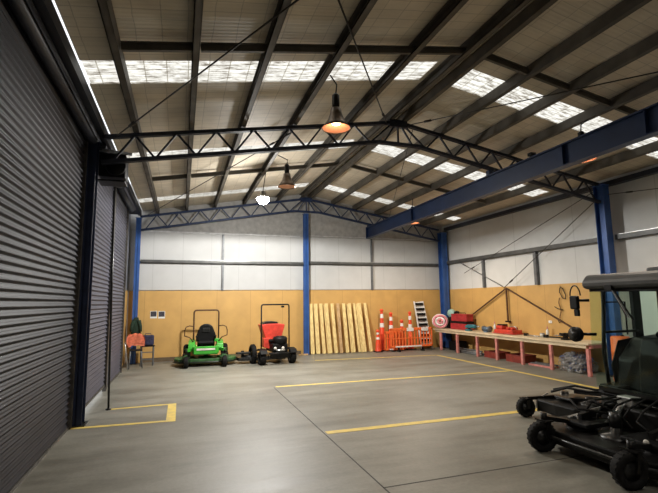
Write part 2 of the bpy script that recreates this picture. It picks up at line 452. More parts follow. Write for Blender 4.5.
truss(TB, 'blue open-web steel roof truss against the back wall', navy)  # bluer than the near truss, imitating lamp flare haze in the colour

# columns
dnavy = mat('deep_navy_paint', (.014, .022, .055), .45, .2, .15)
def column(x, y0, w, d, h, label, m=blue, group='blue steel columns', foot=True, side=None):
    rt = root('steel_column', (x, y0, 0), label, 'column', group)
    g = G()   # I-section
    g.box(x-w/2, x+w/2, y0-d/2, y0-d/2+.015, 0, h).box(x-w/2, x+w/2, y0+d/2-.015, y0+d/2, 0, h).box(x-.008, x+.008, y0-d/2, y0+d/2, 0, h)
    part('shaft', g, m, rt)
    g = G().box(x-w/2-.05, x+w/2+.05, y0-d/2-.03, y0+d/2+.03, 0, .02)
    for sx in (-1, 1): g.lathe([(.015, .02), (.015, .045), (0, .045)], (x+sx*(w/2+.02), y0, 0), seg=6, smooth=False)
    part('base_plate', g, darkgrey, rt)
    g = G().box(x-w/2-.02, x+w/2+.02, y0-d/2-.02, y0+d/2+.02, h, h+.02)
    part('cap_plate', g, m, rt)
    return rt
column(-1.57, TN, .18, .26, 4.86, 'navy steel column between the two nearest roller doors', dnavy)
column(-1.46, 16.02, .15, .20, 4.86, 'blue steel column in the back left corner')
column(4.49, 16.12, .17, .20, 5.33, 'slim blue steel column in the middle of the back wall')
column(10.5, 15.98, .26, .3, 4.8, 'blue steel column in the back right corner')
column(10.44, TN, .22, .28, 4.9, 'bright blue steel column on the right wall behind the mower cab')
column(-1.52, TFr, .26, .32, 4.86, 'steel column at the front of the roller door wall', navy)
# big blue runway beam
rt = root('runway_beam', (6.98, 8, 4.46), 'long deep dark blue steel beam hanging under the trusses on the right', 'beam')
def BB(*a, g=None): return (g or G()).box(*a)
RB = Matrix.Translation((7.05, 16, 0)) @ Matrix.Rotation(-.0167, 4, 'Z') @ Matrix.Translation((-6.95, -16, 0))
def bpart(n, g, m): g.bm.transform(RB); return part(n, g, m, rt)
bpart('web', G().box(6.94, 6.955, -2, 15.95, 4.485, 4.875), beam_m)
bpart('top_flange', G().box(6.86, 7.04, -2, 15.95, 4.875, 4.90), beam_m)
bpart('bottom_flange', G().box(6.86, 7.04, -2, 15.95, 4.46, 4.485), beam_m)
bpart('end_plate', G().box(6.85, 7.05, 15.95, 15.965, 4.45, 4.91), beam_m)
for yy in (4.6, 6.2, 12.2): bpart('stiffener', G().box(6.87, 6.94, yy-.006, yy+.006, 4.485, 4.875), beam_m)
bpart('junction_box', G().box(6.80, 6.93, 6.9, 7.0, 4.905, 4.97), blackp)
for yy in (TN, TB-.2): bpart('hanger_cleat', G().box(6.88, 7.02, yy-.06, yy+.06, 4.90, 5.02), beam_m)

# girts on walls
rt = root('wall_girt', (4.5, YB-.1, 3.36), 'long horizontal steel rail across the white back wall', 'wall rail', 'horizontal wall rails')
part('channel', G().box(-1.36, 4.40, YB-.15, YB-.14, 3.36, 3.46).box(-1.36, 4.4, YB-.15, YB-.02, 3.36, 3.372).box(4.58, 10.37, YB-.15, YB-.14, 3.40, 3.50).box(4.58, 10.37, YB-.15, YB-.02, 3.40, 3.412), girt_m, rt)
part('top_flange', G().box(-1.36, 4.4, YB-.15, YB-.02, 3.46, 3.472).box(4.58, 10.37, YB-.15, YB-.02, 3.50, 3.512), silver, rt)
rt = root('wall_girt', (XR-.1, 10, 3.45), 'long horizontal steel rail along the white right wall', 'wall rail', 'horizontal wall rails')
part('channel', G().box(XR-.17, XR-.16, 8.55, YB-.2, 3.45, 3.58).box(XR-.17, XR-.002, 8.55, YB-.2, 3.45, 3.462).box(XR-.17, XR-.16, 2, 8.22, 3.45, 3.58).box(XR-.17, XR-.002, 2, 8.22, 3.45, 3.462), girt_m, rt)
part('top_flange', G().box(XR-.17, XR-.002, 8.55, YB-.2, 3.58, 3.592).box(XR-.17, XR-.002, 2, 8.22, 3.58, 3.592), silver, rt)
# wall posts
def post(x, y, z0, z1, label, w=.07, m=greypost):
    solo('wall_post', G().box(x-w/2, x+w/2, y-w/2, y-w/2+.01, z0, z1).box(x-w/2, x-w/2+.01, y-w/2+.01, y+w/2, z0, z1).box(x+w/2-.01, x+w/2, y-w/2+.01, y+w/2, z0, z1), m, label, 'wall post', 'steel wall posts')
post(1.39, YB-.07, 2.4, 3.355, 'lower dark post on the back wall left of the middle column')
post(1.39, YB-.07, 3.475, 4.44, 'upper dark post on the back wall left of the middle column')
post(7.3, YB-.07, 2.4, 3.395, 'lower grey post on the back wall below the blue beam end')
post(7.3, YB-.07, 3.515, 4.48, 'upper grey post on the back wall below the blue beam end')
post(XR-.06, 13.62, 2.4, 3.445, 'grey wall post above the plywood, nearer the back corner', .09)
post(XR-.06, 11.05, 2.4, 3.445, 'grey wall post above the plywood, middle of the right wall', .11)

# braces on the right wall
def rod(p0, p1, r, label, m=rod_m, group='diagonal brace rods', name='brace_rod'):
    rt = root(name, p0, label, 'brace rod', group)
    part('rod', G().tube([p0, p1], r, 6), m, rt)
    d = (Vector(p1)-Vector(p0)); c = Vector(p0)+d*.08; e = c+d.normalized()*.16
    part('turnbuckle', G().tube([c, e], r*2.2, 6), m, rt)
    return rt
bx = 10.535
rod((bx-.04, 12.38, 2.34), (bx-.06, 8.5, 4.62), .012, 'upper left thin brace rod on the right wall reaching up to the near column')
rod((bx, 14.6, 2.1+.9), (bx, 8.62, 4.85), .0 + .010, 'thin brace rod crossing the wall rail on the right wall')
rod((bx+.04, 14.9, 3.44), (bx+.04, 12.5, 2.40), .011, 'short pale brace rod on the white panel near the back corner', greypost)
rod((bx-.04, 8.27, 4.65), (10.70, 2.0, 3.9), .011, 'thin brace rod on the white wall right of the near column')
rt = root('cross_brace', (10.62, 12.4, 2.4), 'brown steel brace like an upside-down Y on the plywood above the bench', 'brace')
part('centre_post', G().box(10.6, 10.64, 12.38, 12.43, 1.22, 2.36), brownrod, rt)
part('angle_bar', G().bar((10.62, 12.4, 2.34), (10.62, 14.85, 1.14), .03, .045), brownrod, rt)
part('angle_bar', G().bar((10.62, 12.4, 2.34), (10.62, 9.7, 1.08), .03, .045), brownrod, rt)
part('foot_clip', G().box(10.56, 10.66, 12.32, 12.48, 1.18, 1.23), blackm, rt)
# roof brace rods
rod((-1.2, 8.36, 4.955), (2.15, 2.86, 5.58), .013, 'dark roof brace rod rising from the near truss over the left slope')
rod((4.2, 8.36, 5.87), (1.1, 3.6, 5.41), .013, 'dark roof brace rod running from the ridge forward over the left slope')
rod((4.72, 8.36, 5.88), (7.5, 3.9, 5.47), .011, 'thin roof brace rod running from the ridge forward over the right slope')
rod((2.15, 8.8, 5.58), (-1.25, 15.98, 4.95), .011, 'thin roof brace rod over the left slope behind the near truss')
rod((4.9, 8.43, 5.85), (8.0, 15.98, 5.33), .009, 'thin roof brace rod over the right slope behind the near truss')

# eave beam and the slot of daylight above it
g = G(); g.box(-1.48, -1.38, YF, YB-.3, 4.95, 5.13); g.box(XL-.11, -1.48, YF, YB-.3, 4.99, 5.03)
solo('eave_beam', g, band_m, 'dark box beam along the eave above the roller doors', 'beam')
g = G(); g.box(10.55, 10.72, YF, YB-.4, 4.90, 5.02)
solo('eave_beam', g, band_m, 'dark eave beam along the top of the right wall', 'beam')

# ------------------------------------------------------------------ roller doors
def roller(n, y0, y1, z0, m, xp=-1.66, top=4.80, pitch=.09, amp=.014, label=None):
    d = root(f'door_{n}', (xp, (y0+y1)/2, 0), label, None, kind='structure')
    g = G()
    prof = []
    z = z0; K = 8
    while z < top:
        for k in range(K):
            t = k/K
            prof.append((xp + amp*math.sin(2*PI*t) + amp*.5*math.sin(4*PI*t), z+t*pitch))
        z += pitch
    # wrap over the drum
    cx, cz, r = xp+.115, z, .115
    for k in range(0, 56):
        a = PI - k/55*1.15*PI
        rr = r
        prof.append((cx+rr*math.cos(a), cz+rr*math.sin(a)))
    rows = [[g.bm.verts.new((x, yy, zz)) for yy in (y0, y1)] for x, zz in prof]
    for a, b in zip(rows, rows[1:]):
        f = g.bm.faces.new((a[0], a[1], b[1], b[0])); f.smooth = True
    part('curtain', g, m, d)
    part('bottom_rail', G().box(xp-.02, xp+.025, y0, y1, z0-.04, z0), guide, d)
    g = G().lathe([(0, y0-.02), (.09, y0-.02), (.09, y1+.02), (0, y1+.02)], (cx, 0, cz), (0, 1, 0), 20)
    part('drum', g, band_m, d)
    for yy in (y0, y1):
        part('guide_rail', G().box(xp-.03, xp+.05, yy-.045, yy+.035, 0, top), guide, d)
    return d
roller(1, .85, 8.20, .04, doorm)
roller(2, 8.60, 11.36, .15, door2m, xp=-1.62, top=4.76)
roller(3, 11.52, 14.2, .05, door2m, xp=-1.63, top=4.76)
# motor box over the column
rt = root('door_motor', (-1.3, 8.9, 4.3), 'black roller door motor box at the top of the near left column', 'door motor')
part('housing', G().bevbox(-1.5, -1.05, 8.62, 9.05, 4.28, 4.72, .02), blackp, rt)
part('chain_wheel', G().lathe([(0, 8.5), (.16, 8.5), (.17, 8.53), (.16, 8.56), (0, 8.56)], (-1.2, 0, 4.45), (0, 1, 0)), blackp, rt)
part('mounting_arm', G().bar((-1.52, 8.6, 4.76), (-.95, 8.6, 4.72), .04, .05), silver, rt)
part('bracket', G().bar((-1.5, 8.8, 4.2), (-1.05, 8.8, 4.2), .4, .03), blackp, rt)
# loose pole
g = G().tube([(-1.24, 9.36, .0), (-1.33, 9.4, 4.2)], .02, 8)
rt = root('door_pole', (-1.24, 9.36, 0), 'thin dark vertical pole standing in front of the second roller door', 'pole')
part('shaft', g, darkgrey, rt)
part('foot', G().lathe([(0, 0), (.05, 0), (.05, .02), (.022, .03), (0, .03)], (-1.24, 9.36, 0)), darkgrey, rt)

# ------------------------------------------------------------------ lamps
bulb_warm = emis('warm_bulb', (1.0, .62, .38), 14)
bulb_dim = emis('dim_bulb', (1.0, .85, .65), .9)
bulb_white = emis('bright_led', (1.0, 1.0, 1.0), 60)
shade_in = mat('lamp_shade_copper', (.80, .46, .30), .4, .2, .05)
def highbay(x, y, z, label, bulb, hang_x, rad=.23, long=.34):
    rt = root('high_bay_lamp', (x, y, z), label, 'ceiling lamp', 'high bay lamps')
    sh = G().lathe([(rad, 0), (rad*1.03, .005), (rad*.80, .07), (rad*.58, .15), (rad*.42, .25), (rad*.36, long), (0, long),
                    (0, long-.01), (rad*.33, long-.01), (rad*.39, .25), (rad*.55, .145), (rad*.77, .068), (rad*.98, .004)], (x, y, z), seg=28, close=True)
    shd = part('shade', sh, copper, rt)
    part('shade_lining', G().lathe([(rad*.975, .006), (rad*.765, .066), (rad*.545, .143), (rad*.38, .25), (0, .26)], (x, y, z), seg=28), shade_in, shd)
    part('gear_housing', G().lathe([(0, long), (.055, long), (.06, long+.04), (.06, long+.22), (.03, long+.25), (0, long+.25)], (x, y, z)), blackm, rt)
    top = zc(hang_x)+.06
    part('hanger', G().tube([(x, y, z+long+.24), (x+.02, y, (z+top)/2+.3), (hang_x, y, top)], .012, 6), blackm, rt)
    part('bulb', G().lathe([(0, .06), (.06, .075), (.085, .12), (.06, .18), (.03, .24), (0, .24)], (x, y, z)), bulb, rt)
    return rt
highbay(2.27, 6.30, 4.70, 'high bay lamp with a glowing copper shade in front of the near truss', bulb_warm, 2.18)
highbay(7.33, 6.20, 4.62, 'lit high bay lamp seen just below the big blue beam', bulb_warm, 7.53)
highbay(2.41, 10.37, 4.80, 'dim brown high bay lamp left of the ridge behind the near truss', bulb_dim, 2.18)
highbay(7.50, 13.15, 4.60, 'far lit high bay lamp under the blue beam near the back wall', bulb_warm, 7.53)
rt = root('led_lamp', (2.08, 11.9, 4.84), 'bright white star-like lamp high up in front of the back wall', 'ceiling lamp')
part('heat_sink', G().lathe([(0, .2), (.08, .2), (.10, .06), (.17, .04), (.17, .02), (0, .02)], (2.08, 11.9, 4.84)), silver, rt)
part('light_disc', G().lathe([(0, -.17), (.06, -.16), (.115, -.125), (.155, -.07), (.17, 0), (.16, .018), (0, .018)], (2.08, 11.9, 4.84)), bulb_white, rt)  # dome enlarged so its shape takes in the lamp's bloom
part('hanger', G().tube([(2.08, 11.9, 5.04), (2.15, 11.9, zc(2.15)+.06)], .012, 6), blackm, rt)

def light(name, typ, loc, energy, col=(1, 1, 1), size=.15, rot=None, **k):
    l = bpy.data.lights.new(name, typ); l.energy = energy; l.color = col
    if typ in ('POINT', 'SPOT'): l.shadow_soft_size = size
    o = bpy.data.objects.new(name, l); COL.objects.link(o); o.location = loc
    if rot: o.rotation_euler = rot
    for a, b in k.items(): setattr(l, a, b)
    return o
light('led_lamp_side_light', 'POINT', (2.08, 11.9, 4.60), 190, (1, .98, .94), .15)
light('led_lamp_light', 'SPOT', (2.08, 11.9, 4.66), 1450, (1, .98, .94), .14, spot_size=3.12, spot_blend=.12)
for x, y, z, e in ((2.27, 6.3, 4.66, 110), (7.33, 6.2, 4.58, 110), (7.5, 13.15, 4.56, 230), (2.41, 10.37, 4.76, 6)):
    light('high_bay_light', 'SPOT', (x, y, z), e*1.6, (1, .86, .70), .12, spot_size=2.9, spot_blend=.6)
for x, y, e in ((2.3, .8, 130), (7.5, .8, 60)):  # added fill from above, unseen and without lamps of its own
    light('front_high_bay_light', 'SPOT', (x, y, 4.6), e, (1, .93, .84), .15, spot_size=2.7, spot_blend=.5)

# ------------------------------------------------------------------ wheels
def wheel(parent, c, r, w, name='wheel', axis=(1, 0, 0), hubm=None, tyre=rubber, loc=True, label=None):
    rin = r*.55
    prof = [(rin, -w*.38), (r*.8, -w*.5), (r*.95, -w*.42), (r, -w*.25), (r*1.0, w*.25), (r*.95, w*.42), (r*.8, w*.5), (rin, w*.38)]
    g = G().lathe(prof, c, axis, 24, close=True)
    ax = Vector(axis).normalized(); u = ax.orthogonal().normalized(); v = ax.cross(u)
    for k in range(20):       # tread blocks
        a = 2*PI*k/20; d = u*math.cos(a)+v*math.sin(a)
        p = Vector(c)+d*(r*1.0)
        g.bar(p-ax*w*.3, p+ax*w*.3, r*.12, r*.06, up=d)
    t = part(name, g, tyre, parent, loc, label)
    g = G().lathe([(0, -w*.28), (rin*.35, -w*.3), (rin*.4, -w*.2), (rin, -w*.25), (rin*1.02, w*.25), (rin*.4, w*.2), (rin*.35, w*.3), (0, w*.28)], c, axis, 16)
    me = g.mesh('hub', hubm or darkgrey); h = bpy.data.objects.new('hub', me); COL.objects.link(h); h.parent = t
    if not loc: h.matrix_parent_inverse = Matrix()
    if not loc: me.transform(world(parent).inverted())
    return t

def arc(c, r, a0, a1, n, pl='xz', y=0):
    out = []
    for k in range(n+1):
        a = math.radians(a0+(a1-a0)*k/n); p, q = c[0]+r*math.cos(a), c[1]+r*math.sin(a)
        out.append((p, y, q) if pl == 'xz' else (p, q, y) if pl == 'xy' else (y, p, q))
    return out
def uframe(hw, zt, zb, y, r=.10, yb=None):
    yb = y if yb is None else yb
    pts = [(-hw, yb, zb), (-hw, y, zt-r)] + [(p[0], y, p[2]) for p in arc((-hw+r, zt-r), r, 180, 90, 5)]
    pts += [(p[0], y, p[2]) for p in arc((hw-r, zt-r), r, 90, 0, 5)] + [(hw, yb, zb)]
    return pts

# ------------------------------------------------------------------ green zero turn mower (faces the camera, local -y is its front)
m1 = root('ride_on_mower', (.79, 14.95, 0), 'bright green zero-turn ride-on mower parked against the plywood wall', 'mower', rotz=math.radians(-3))
deckp = [(-.95, .30), (-.95, -.20), (-.80, -.42), (-.35, -.52), (.35, -.52), (.80, -.42), (.95, -.20), (.95, .30), (.4, .42), (-.4, .42)]
g = G().prism(deckp, .10, .235, 'xy', .015)
for x in (-.58, 0, .58): g.lathe([(.24, .235), (.22, .27), (.08, .275), (.07, .33), (0, .33)], (x, -.05, 0), seg=18)
part('mower_deck', g, mat('grassy_dark_green_deck', (.035, .11, .03), .55, 0, .3, 8), m1, True)  # deck green is darker than the body green
part('deck_bumper', G().tube([(-.96, .25, .14), (-.97, -.22, .14), (-.81, -.45, .14), (-.35, -.545, .14), (.35, -.545, .14), (.81, -.45, .14), (.97, -.22, .14)], .018, 6), darkgrey, m1, True)
for s in (-1, 1):
    wheel(m1, (s*.57, -.72, .17), .17, .14, 'caster_wheel')
    part('caster_fork', G().bar((s*.57-.1, -.70, .17), (s*.57-.1, -.64, .40), .015, .05).bar((s*.57+.1, -.70, .17), (s*.57+.1, -.64, .40), .015, .05).box(s*.57-.11, s*.57+.11, -.70, -.58, .39, .42).tube([(s*.57, -.64, .40), (s*.57, -.62, .56)], .032), blackm, m1, True)
    wheel(m1, (s*.60, .52, .30), .30, .22, 'drive_wheel')
    part('front_arm', G().bar((s*.57, -.62, .52), (s*.40, -.25, .50), .09, .09).bar((s*.40, -.25, .50), (s*.34, .6, .46), .08, .1), green, m1, True)
    part('fender', G().prism([(-.22, .50), (-.16, .66), (.05, .74), (.55, .76), (.78, .68), (.84, .52), (.80, .50), (.5, .62), (.02, .60)], s*.34, s*.54, 'yz', .012), green, m1, True)
    # steering levers
    part('steering_lever', G().tube([(s*.38, .0, .70), (s*.50, -.05, .86), (s*.66, -.10, .92), (s*.66, -.14, 1.08), (s*.62, -.18, 1.20), (s*.52, -.16, 1.24), (s*.40, -.12, 1.22)], .017, 7), brownrod, m1, True)
g = G().bevbox(-.36, .36, -.58, -.52, .38, .62, .02).box(-.36, .36, -.52, .1, .36, .40)
g.bevbox(-.40, -.30, -.50, .2, .40, .62, .02).bevbox(.30, .40, -.50, .2, .40, .62, .02)
part('front_frame', g, green, m1, True)
part('foot_plate', G().box(-.30, .30, -.50, -.02, .405, .42), blackp, m1, True)
part('headlight_strip', G().bevbox(-.28, .28, -.592, -.578, .50, .56, .004), cream, m1, True)
part('engine', G().bevbox(-.28, .28, .42, .86, .42, .84, .04).lathe([(.17, .84), (.17, .90), (.12, .93), (0, .93)], (0, .62, 0)), blackp, m1, True)
seat = part('seat', G().bevbox(-.25, .25, -.08, .36, .62, .74, .045, 3).prism([(-.32, .70), (-.31, .92), (-.20, 1.20), (-.08, 1.27), (.08, 1.27), (.20, 1.20), (.31, .92), (.32, .70)], .28, .42, 'xz', .04), blackp, m1, True)
part('headrest_pad', G().bevbox(-.12, .12, .255, .285, 1.0, 1.14, .012, 2), darkgrey, seat, True)
part('arm_rest', G().bevbox(-.33, -.27, .0, .32, .86, .90, .015).bar((-.30, .3, .70), (-.30, .3, .87), .03, .03), blackp, m1, True)
part('arm_rest', G().bevbox(.27, .33, .0, .32, .86, .90, .015).bar((.30, .3, .70), (.30, .3, .87), .03, .03), blackp, m1, True)
part('console', G().bevbox(.26, .42, .08, .34, .70, .80, .02), green, m1, True)
part('roll_bar', G().tube(uframe(.40, 1.72, .45, .42, .09), .026, 8), brownrod, m1, True)

# ------------------------------------------------------------------ red mower (rear to the camera: local -y is its rear)
m2 = root('ride_on_mower', (2.90, 14.58, 0), 'black and red ride-on mower with a tall hoop frame, right of the green mower', 'mower', rotz=math.radians(6))
part('hoop_frame', G().tube(uframe(.47, 1.88, .30, -.30, .06), .024, 8), blackm, m2, True)
part('hoop_lamp', G().bevbox(.20, .30, -.34, -.27, 1.78, 1.84, .012), blackp, m2, True)
g = G().prism([(-.40, 1.22), (-.36, 1.12), (-.30, .92), (-.22, .72), (.26, .72), (.34, .92), (.40, 1.12), (.42, 1.22), (.2, 1.25), (-.2, 1.25)], -.05, .42, 'xz', .03)
part('grass_hopper', g, red, m2, True)
part('hopper_lid', G().prism([(-.34, 1.245), (.2, 1.25), (.16, 1.31), (-.05, 1.335), (-.28, 1.31)], -.02, .38, 'xz', .015), darkgrey, m2, True)
part('side_panel', G().prism([(-.35, .80), (-.10, .80), (.02, .56), (-.12, .44), (-.34, .50)], -.18, .1, 'xz', .02), red, m2, True)
part('engine', G().lathe([(.20, .62), (.23, .64), (.24, .78), (.21, .84), (.10, .86), (0, .86)], (.14, -.36, 0), seg=22).bevbox(-.16, .36, -.55, .1, .36, .64, .04), blackp, m2, True)
part('fan_grille', G().lathe([(0, .862), (.12, .868), (.15, .86), (.15, .855), (0, .855)], (.14, -.36, 0), seg=18), darkgrey, m2, True)
part('rear_guard', G().bevbox(-.28, .36, -.70, -.62, .20, .38, .02).tube([(-.34, -.66, .24), (-.34, -.74, .36), (.40, -.74, .36), (.40, -.66, .24)], .02), blackm, m2, True)
for x in (-.10, .16): part('tail_lamp', G().lathe([(0, 0), (.05, .0), (.045, -.02), (0, -.03)], (x, -.61, .50), (0, 1, 0), 14), cream, m2, True)
part('exhaust', G().tube([(-.05, -.50, .46), (-.05, -.66, .44), (.2, -.68, .44)], .035), silver, m2, True)
for s in (-1, 1):
    wheel(m2, (s*.50, -.50, .21), .21, .20, 'rear_wheel')
    wheel(m2, (s*.46, .60, .16), .16, .12, 'front_wheel')
    part('fender', G().prism([(-.74, .36), (-.66, .46), (-.4, .50), (-.2, .44), (-.2, .41), (-.4, .46), (-.64, .42), (-.72, .35)], s*.38, s*.60, 'yz', .0), blackp, m2, True)
g = G().prism([(-.40, -.15), (.40, -.15), (.45, .5), (-.45, .5)], .10, .22, 'xy', .01)
g.prism([(-1.12, .02), (-.45, -.20), (-.40, .42), (-1.12, .38)], .10, .20, 'xy', .01).prism([(-1.15, .12), (-.6, .05), (-.6, .35), (-1.15, .32)], .30, .36, 'xy', .01)
part('mower_deck', g, darkgrey, m2, True)
part('pulley_cover', G().lathe([(.17, .2), (.16, .25), (.05, .27), (0, .27)], (-.75, .18, 0)).lathe([(.05, .2), (.05, .4), (0, .4)], (-.95, .2, 0)), blackp, m2, True)
wheel(m2, (-.66, .02, .30), .30, .16, 'side_wheel')
part('seat', G().bevbox(-.2, .22, -.28, .04, .66, .76, .04), blackp, m2, True)
part('steering_column', G().tube([(0, .7, .3), (0, .5, .95)], .03).tube(arc((0, .5), .16, 0, 360, 18, 'xy', .97), .013, 6), blackp, m2, True)

# ------------------------------------------------------------------ leaning fence boards
TX = [4.69, 4.88, 5.09, 5.31, 5.55, 5.79, 6.03, 6.27, 6.47, 6.67, 6.93]
BX = [4.71, 4.92, 5.15, 5.40, 5.62, 5.83, 6.07, 6.33, 6.55, 6.76, 7.03]
PL = ['leftmost pale board, standing upright beside the blue column', 'second pale board from the left, slightly orange', 'third pale board from the left, leaning on the plywood', 'fourth pale board from the left, leaning on the plywood',
      'fifth pale board from the left, left of the weathered brown board', 'weathered brown board in the middle of the leaning row', 'seventh board from the left, just right of the weathered brown board', 'eighth board from the left in the leaning row',
      'ninth board from the left in the leaning row', 'wide tenth board, second from the right end of the leaning row', 'rightmost leaning board, tilted most, beside the short cone']
for i in range(11):
    w = [.14, .15, .125, .13, .13, .12, .13, .13, .09, .165, .12][i]
    yb = 16.0 - .012*i; th = .045
    p0 = Vector((BX[i], yb, .0)); p1 = Vector((TX[i], 16.20-.001*i, 1.88))
    d = (p1-p0).normalized(); a = Vector((1, 0, 0)); a = (a-d*a.dot(d)).normalized(); b = d.cross(a)
    M = Matrix(((a.x, b.x, d.x, p0.x), (a.y, b.y, d.y, p0.y), (a.z, b.z, d.z, p0.z), (0, 0, 0, 1)))
    g = G().bevbox(-w/2, w/2, -th/2, th/2, .012, (p1-p0).length, .006, 1, M=M)
    if i in (3, 7, 9):   # a second board tight behind shows a dark split
        g.bevbox(-w/2-.05, -w/2-.01, -.02, .02, .012, (p1-p0).length-.04, .004, 1, M=M)
    solo('timber_board', g, timber2 if i == 5 else timber, PL[i], 'board', 'boards leaning on the back wall', origin=(p0.x, p0.y, 0))
# loose offcut on the floor at the left foot of the boards
solo('timber_offcut', G().bevbox(4.15, 4.50, 15.9, 15.97, .0, .05, .006), timber2, 'short timber offcut on the floor left of the leaning boards', 'offcut')

# ------------------------------------------------------------------ cones and posts
def cone(x, y, h, label, bulb=False, r=.11, base=.17):
    rt = root('traffic_cone', (x, y, 0), label, 'traffic cone', 'orange and white traffic cones')
    part('base', G().bevbox(x-base, x+base, y-base, y+base, 0, .045, .01), blackp, rt)
    g = G().lathe([(r*1.15, .045), (r, .09), (r*.42, h-.16), (r*.40, h-.1), (r*.62, h-.075), (r*.5, h-.03), (r*.2, h), (0, h)], (x, y, 0), seg=16)
    part('body', g, conem, rt)
    for a, b in ((.56, .66), (.78, .88)):
        ra = lambda t: r + (r*.42-r)*(t*h-.09)/(h-.25)
        part('reflective_band', G().lathe([(ra(a)*1.06, h*a), (ra(b)*1.07, h*b)], (x, y, 0), seg=16), refl, rt)
    return rt
cone(7.25, 15.72, .86, 'short orange cone with white bands beside the rightmost leaning board', base=.13)
cone(7.58, 16.02, 1.64, 'tallest orange and white cone, left end of the tall cones', r=.13)
cone(7.98, 16.02, 1.50, 'second tall orange and white cone, right of the tallest one', r=.13)
cone(8.46, 16.02, 1.20, 'lower orange and white cone between two tall ones behind the barrier', r=.13)
cone(8.84, 16.02, 1.52, 'tall pale-topped cone nearest the aluminium ladder', r=.12)

# barriers
def barrier(x0, x1, y, label, zb=.16, zt=.90, bands=True):
    rt = root('crowd_barrier', ((x0+x1)/2, y, 0), label, 'safety barrier', 'orange plastic barriers')
    g = G().bevbox(x0, x1, y-.025, y+.025, zt-.10, zt, .012).bevbox(x0, x1, y-.025, y+.025, zb, zb+.07, .012)
    g.bevbox(x0, x0+.05, y-.025, y+.025, zb, zt, .01).bevbox(x1-.05, x1, y-.025, y+.025, zb, zt, .01).bevbox(x0, x1, y-.02, y+.02, .48, .52, .006)
    part('frame', g, orange, rt)
    n = int((x1-x0-.1)/.125)
    for k in range(n):
        xx = x0+.05+(x1-x0-.1)*(k+.5)/n
        part('slat', G().bevbox(xx-.028, xx+.028, y-.014, y+.014, zb+.05, zt-.06, .006, 1), orange, rt)
    for xx in (x0+.35, x1-.45):
        part('foot', G().bevbox(xx-.05, xx+.05, y-.09, y+.09, 0, .05, .01).box(xx-.03, xx+.03, y-.03, y+.03, .05, zb), blackp, rt)
    part('lower_reflector', G().box(x0+.2, x1-.5, y-.032, y-.026, zb+.01, zb+.06), refl, rt)
    if bands:
        for xx in (x0+.70, x0+1.35):
            part('reflective_plate', G().bevbox(xx, xx+.3, y-.035, y-.026, zt-.13, zt-.0, .004), refl, rt)
    return rt
barrier(7.66, 9.50, 15.46, 'long orange plastic barrier with two white plates in front of the tall cones')
barrier(7.50, 8.35, 15.66, 'orange plastic barrier half hidden behind the long one, at its left end', .05, .78, False)

# ladder
rt = root('step_ladder', (9.45, 16.1, 0), 'aluminium step ladder with dark treads leaning behind the orange barrier', 'ladder')
for s in (-1, 1):
    part('stile', G().bar((9.55+s*.24, 15.95, 0), (9.36+s*.20, 16.2, 1.92), .06, .03, up=(0, 1, 0)), refl, rt)
for k in range(9):
    t = (k+.7)/9.2; c = Vector((9.55, 15.95, 0)).lerp(Vector((9.36, 16.2, 1.92)), t); hw = .24-.04*t
    part('tread', G().box(c.x-hw+.02, c.x+hw-.02, c.y-.06, c.y+.03, c.z-.05, c.z+.04), blackp, rt)
part('back_plate', G().bar((9.56, 15.985, .1), (9.37, 16.225, 1.9), .36, .006, up=(0, 1, 0)), refl, rt)

# ------------------------------------------------------------------ workbench
BZ = .82
wb = root('workbench', (10.25, 12, 0), 'long pale timber workbench along the right wall on pinkish red posts', 'workbench')
part('bench_top', G().bevbox(9.76, 10.69, 8.575, 15.80, BZ-.045, BZ, .006, 1), benchm, wb)
part('front_rail', G().box(9.80, 9.84, 8.68, 15.7, BZ-.13, BZ-.046), benchm, wb)
for yy in (15.32, 14.22, 13.05, 12.05, 10.92, 9.82, 8.63):
    part('leg', G().bevbox(9.765, 9.845, yy-.045, yy+.045, 0, BZ-.135, .008, 1), redpost, wb)
    part('leg_bracket', G().box(9.86, 10.66, yy-.03, yy+.03, BZ-.13, BZ-.05), redpost, wb)
part('back_rail', G().box(10.62, 10.66, 8.7, 15.7, BZ-.16, BZ-.046), timber2, wb)

# things on the bench
rt = root('hose_reel', (9.95, 15.55, BZ), 'pink and white coiled hose standing at the far end of the bench', 'hose')
HX, HY = 9.95, 15.55
ca, sa = math.cos(-.55), math.sin(-.55)
for k, (rr, mm, off) in enumerate(((.23, pinkm, -.13), (.25, refl, -.06), (.25, pinkm, .02), (.24, refl, .10), (.14, refl, -.14), (.08, pinkm, -.15))):
    pts = []
    for i in range(27):
        t = 2*PI*i/26; lx = rr*math.cos(t)*1.12; lz = rr*math.sin(t); ly = off+.02*math.sin(3*t+k)
        pts.append((HX+lx*ca-ly*sa, HY+lx*sa+ly*ca, BZ+.295+lz))
    part('coil', G().tube(pts, .043, 8, caps=False), mm, rt, label='white coil' if mm is refl else 'pink coil')
def boxy(name, x, y, z, dx, dy, dz, m, label, cat, rot=0, lidm=None, group=None, handle=True):
    rt = root(name, (x, y, z), label, cat, group, rotz=rot)
    part('body', G().bevbox(-dx/2, dx/2, -dy/2, dy/2, 0, dz*.72, .015), m, rt, True)
    part('lid', G().bevbox(-dx/2-.008, dx/2+.008, -dy/2-.008, dy/2+.008, dz*.72, dz*.94, .015), lidm or m, rt, True)
    if handle: part('handle', G().tube([(0, -dy*.25, dz*.92), (0, -dy*.22, dz*1.08), (0, dy*.22, dz*1.08), (0, dy*.25, dz*.92)], .012, 6), blackp, rt, True)
    return rt
boxy('tool_case', 10.32, 14.62, BZ,   .36, 1.0, .33, crimson, 'lower red tool case in the stack of two at the far end of the bench', 'tool case', 0, blackp, 'red tool cases', False)
boxy('tool_case', 10.34, 14.62, BZ+.315, .32, .92, .30, crimson, 'upper red tool case in the stack of two at the far end of the bench', 'tool case', 0.05, crimson, 'red tool cases')
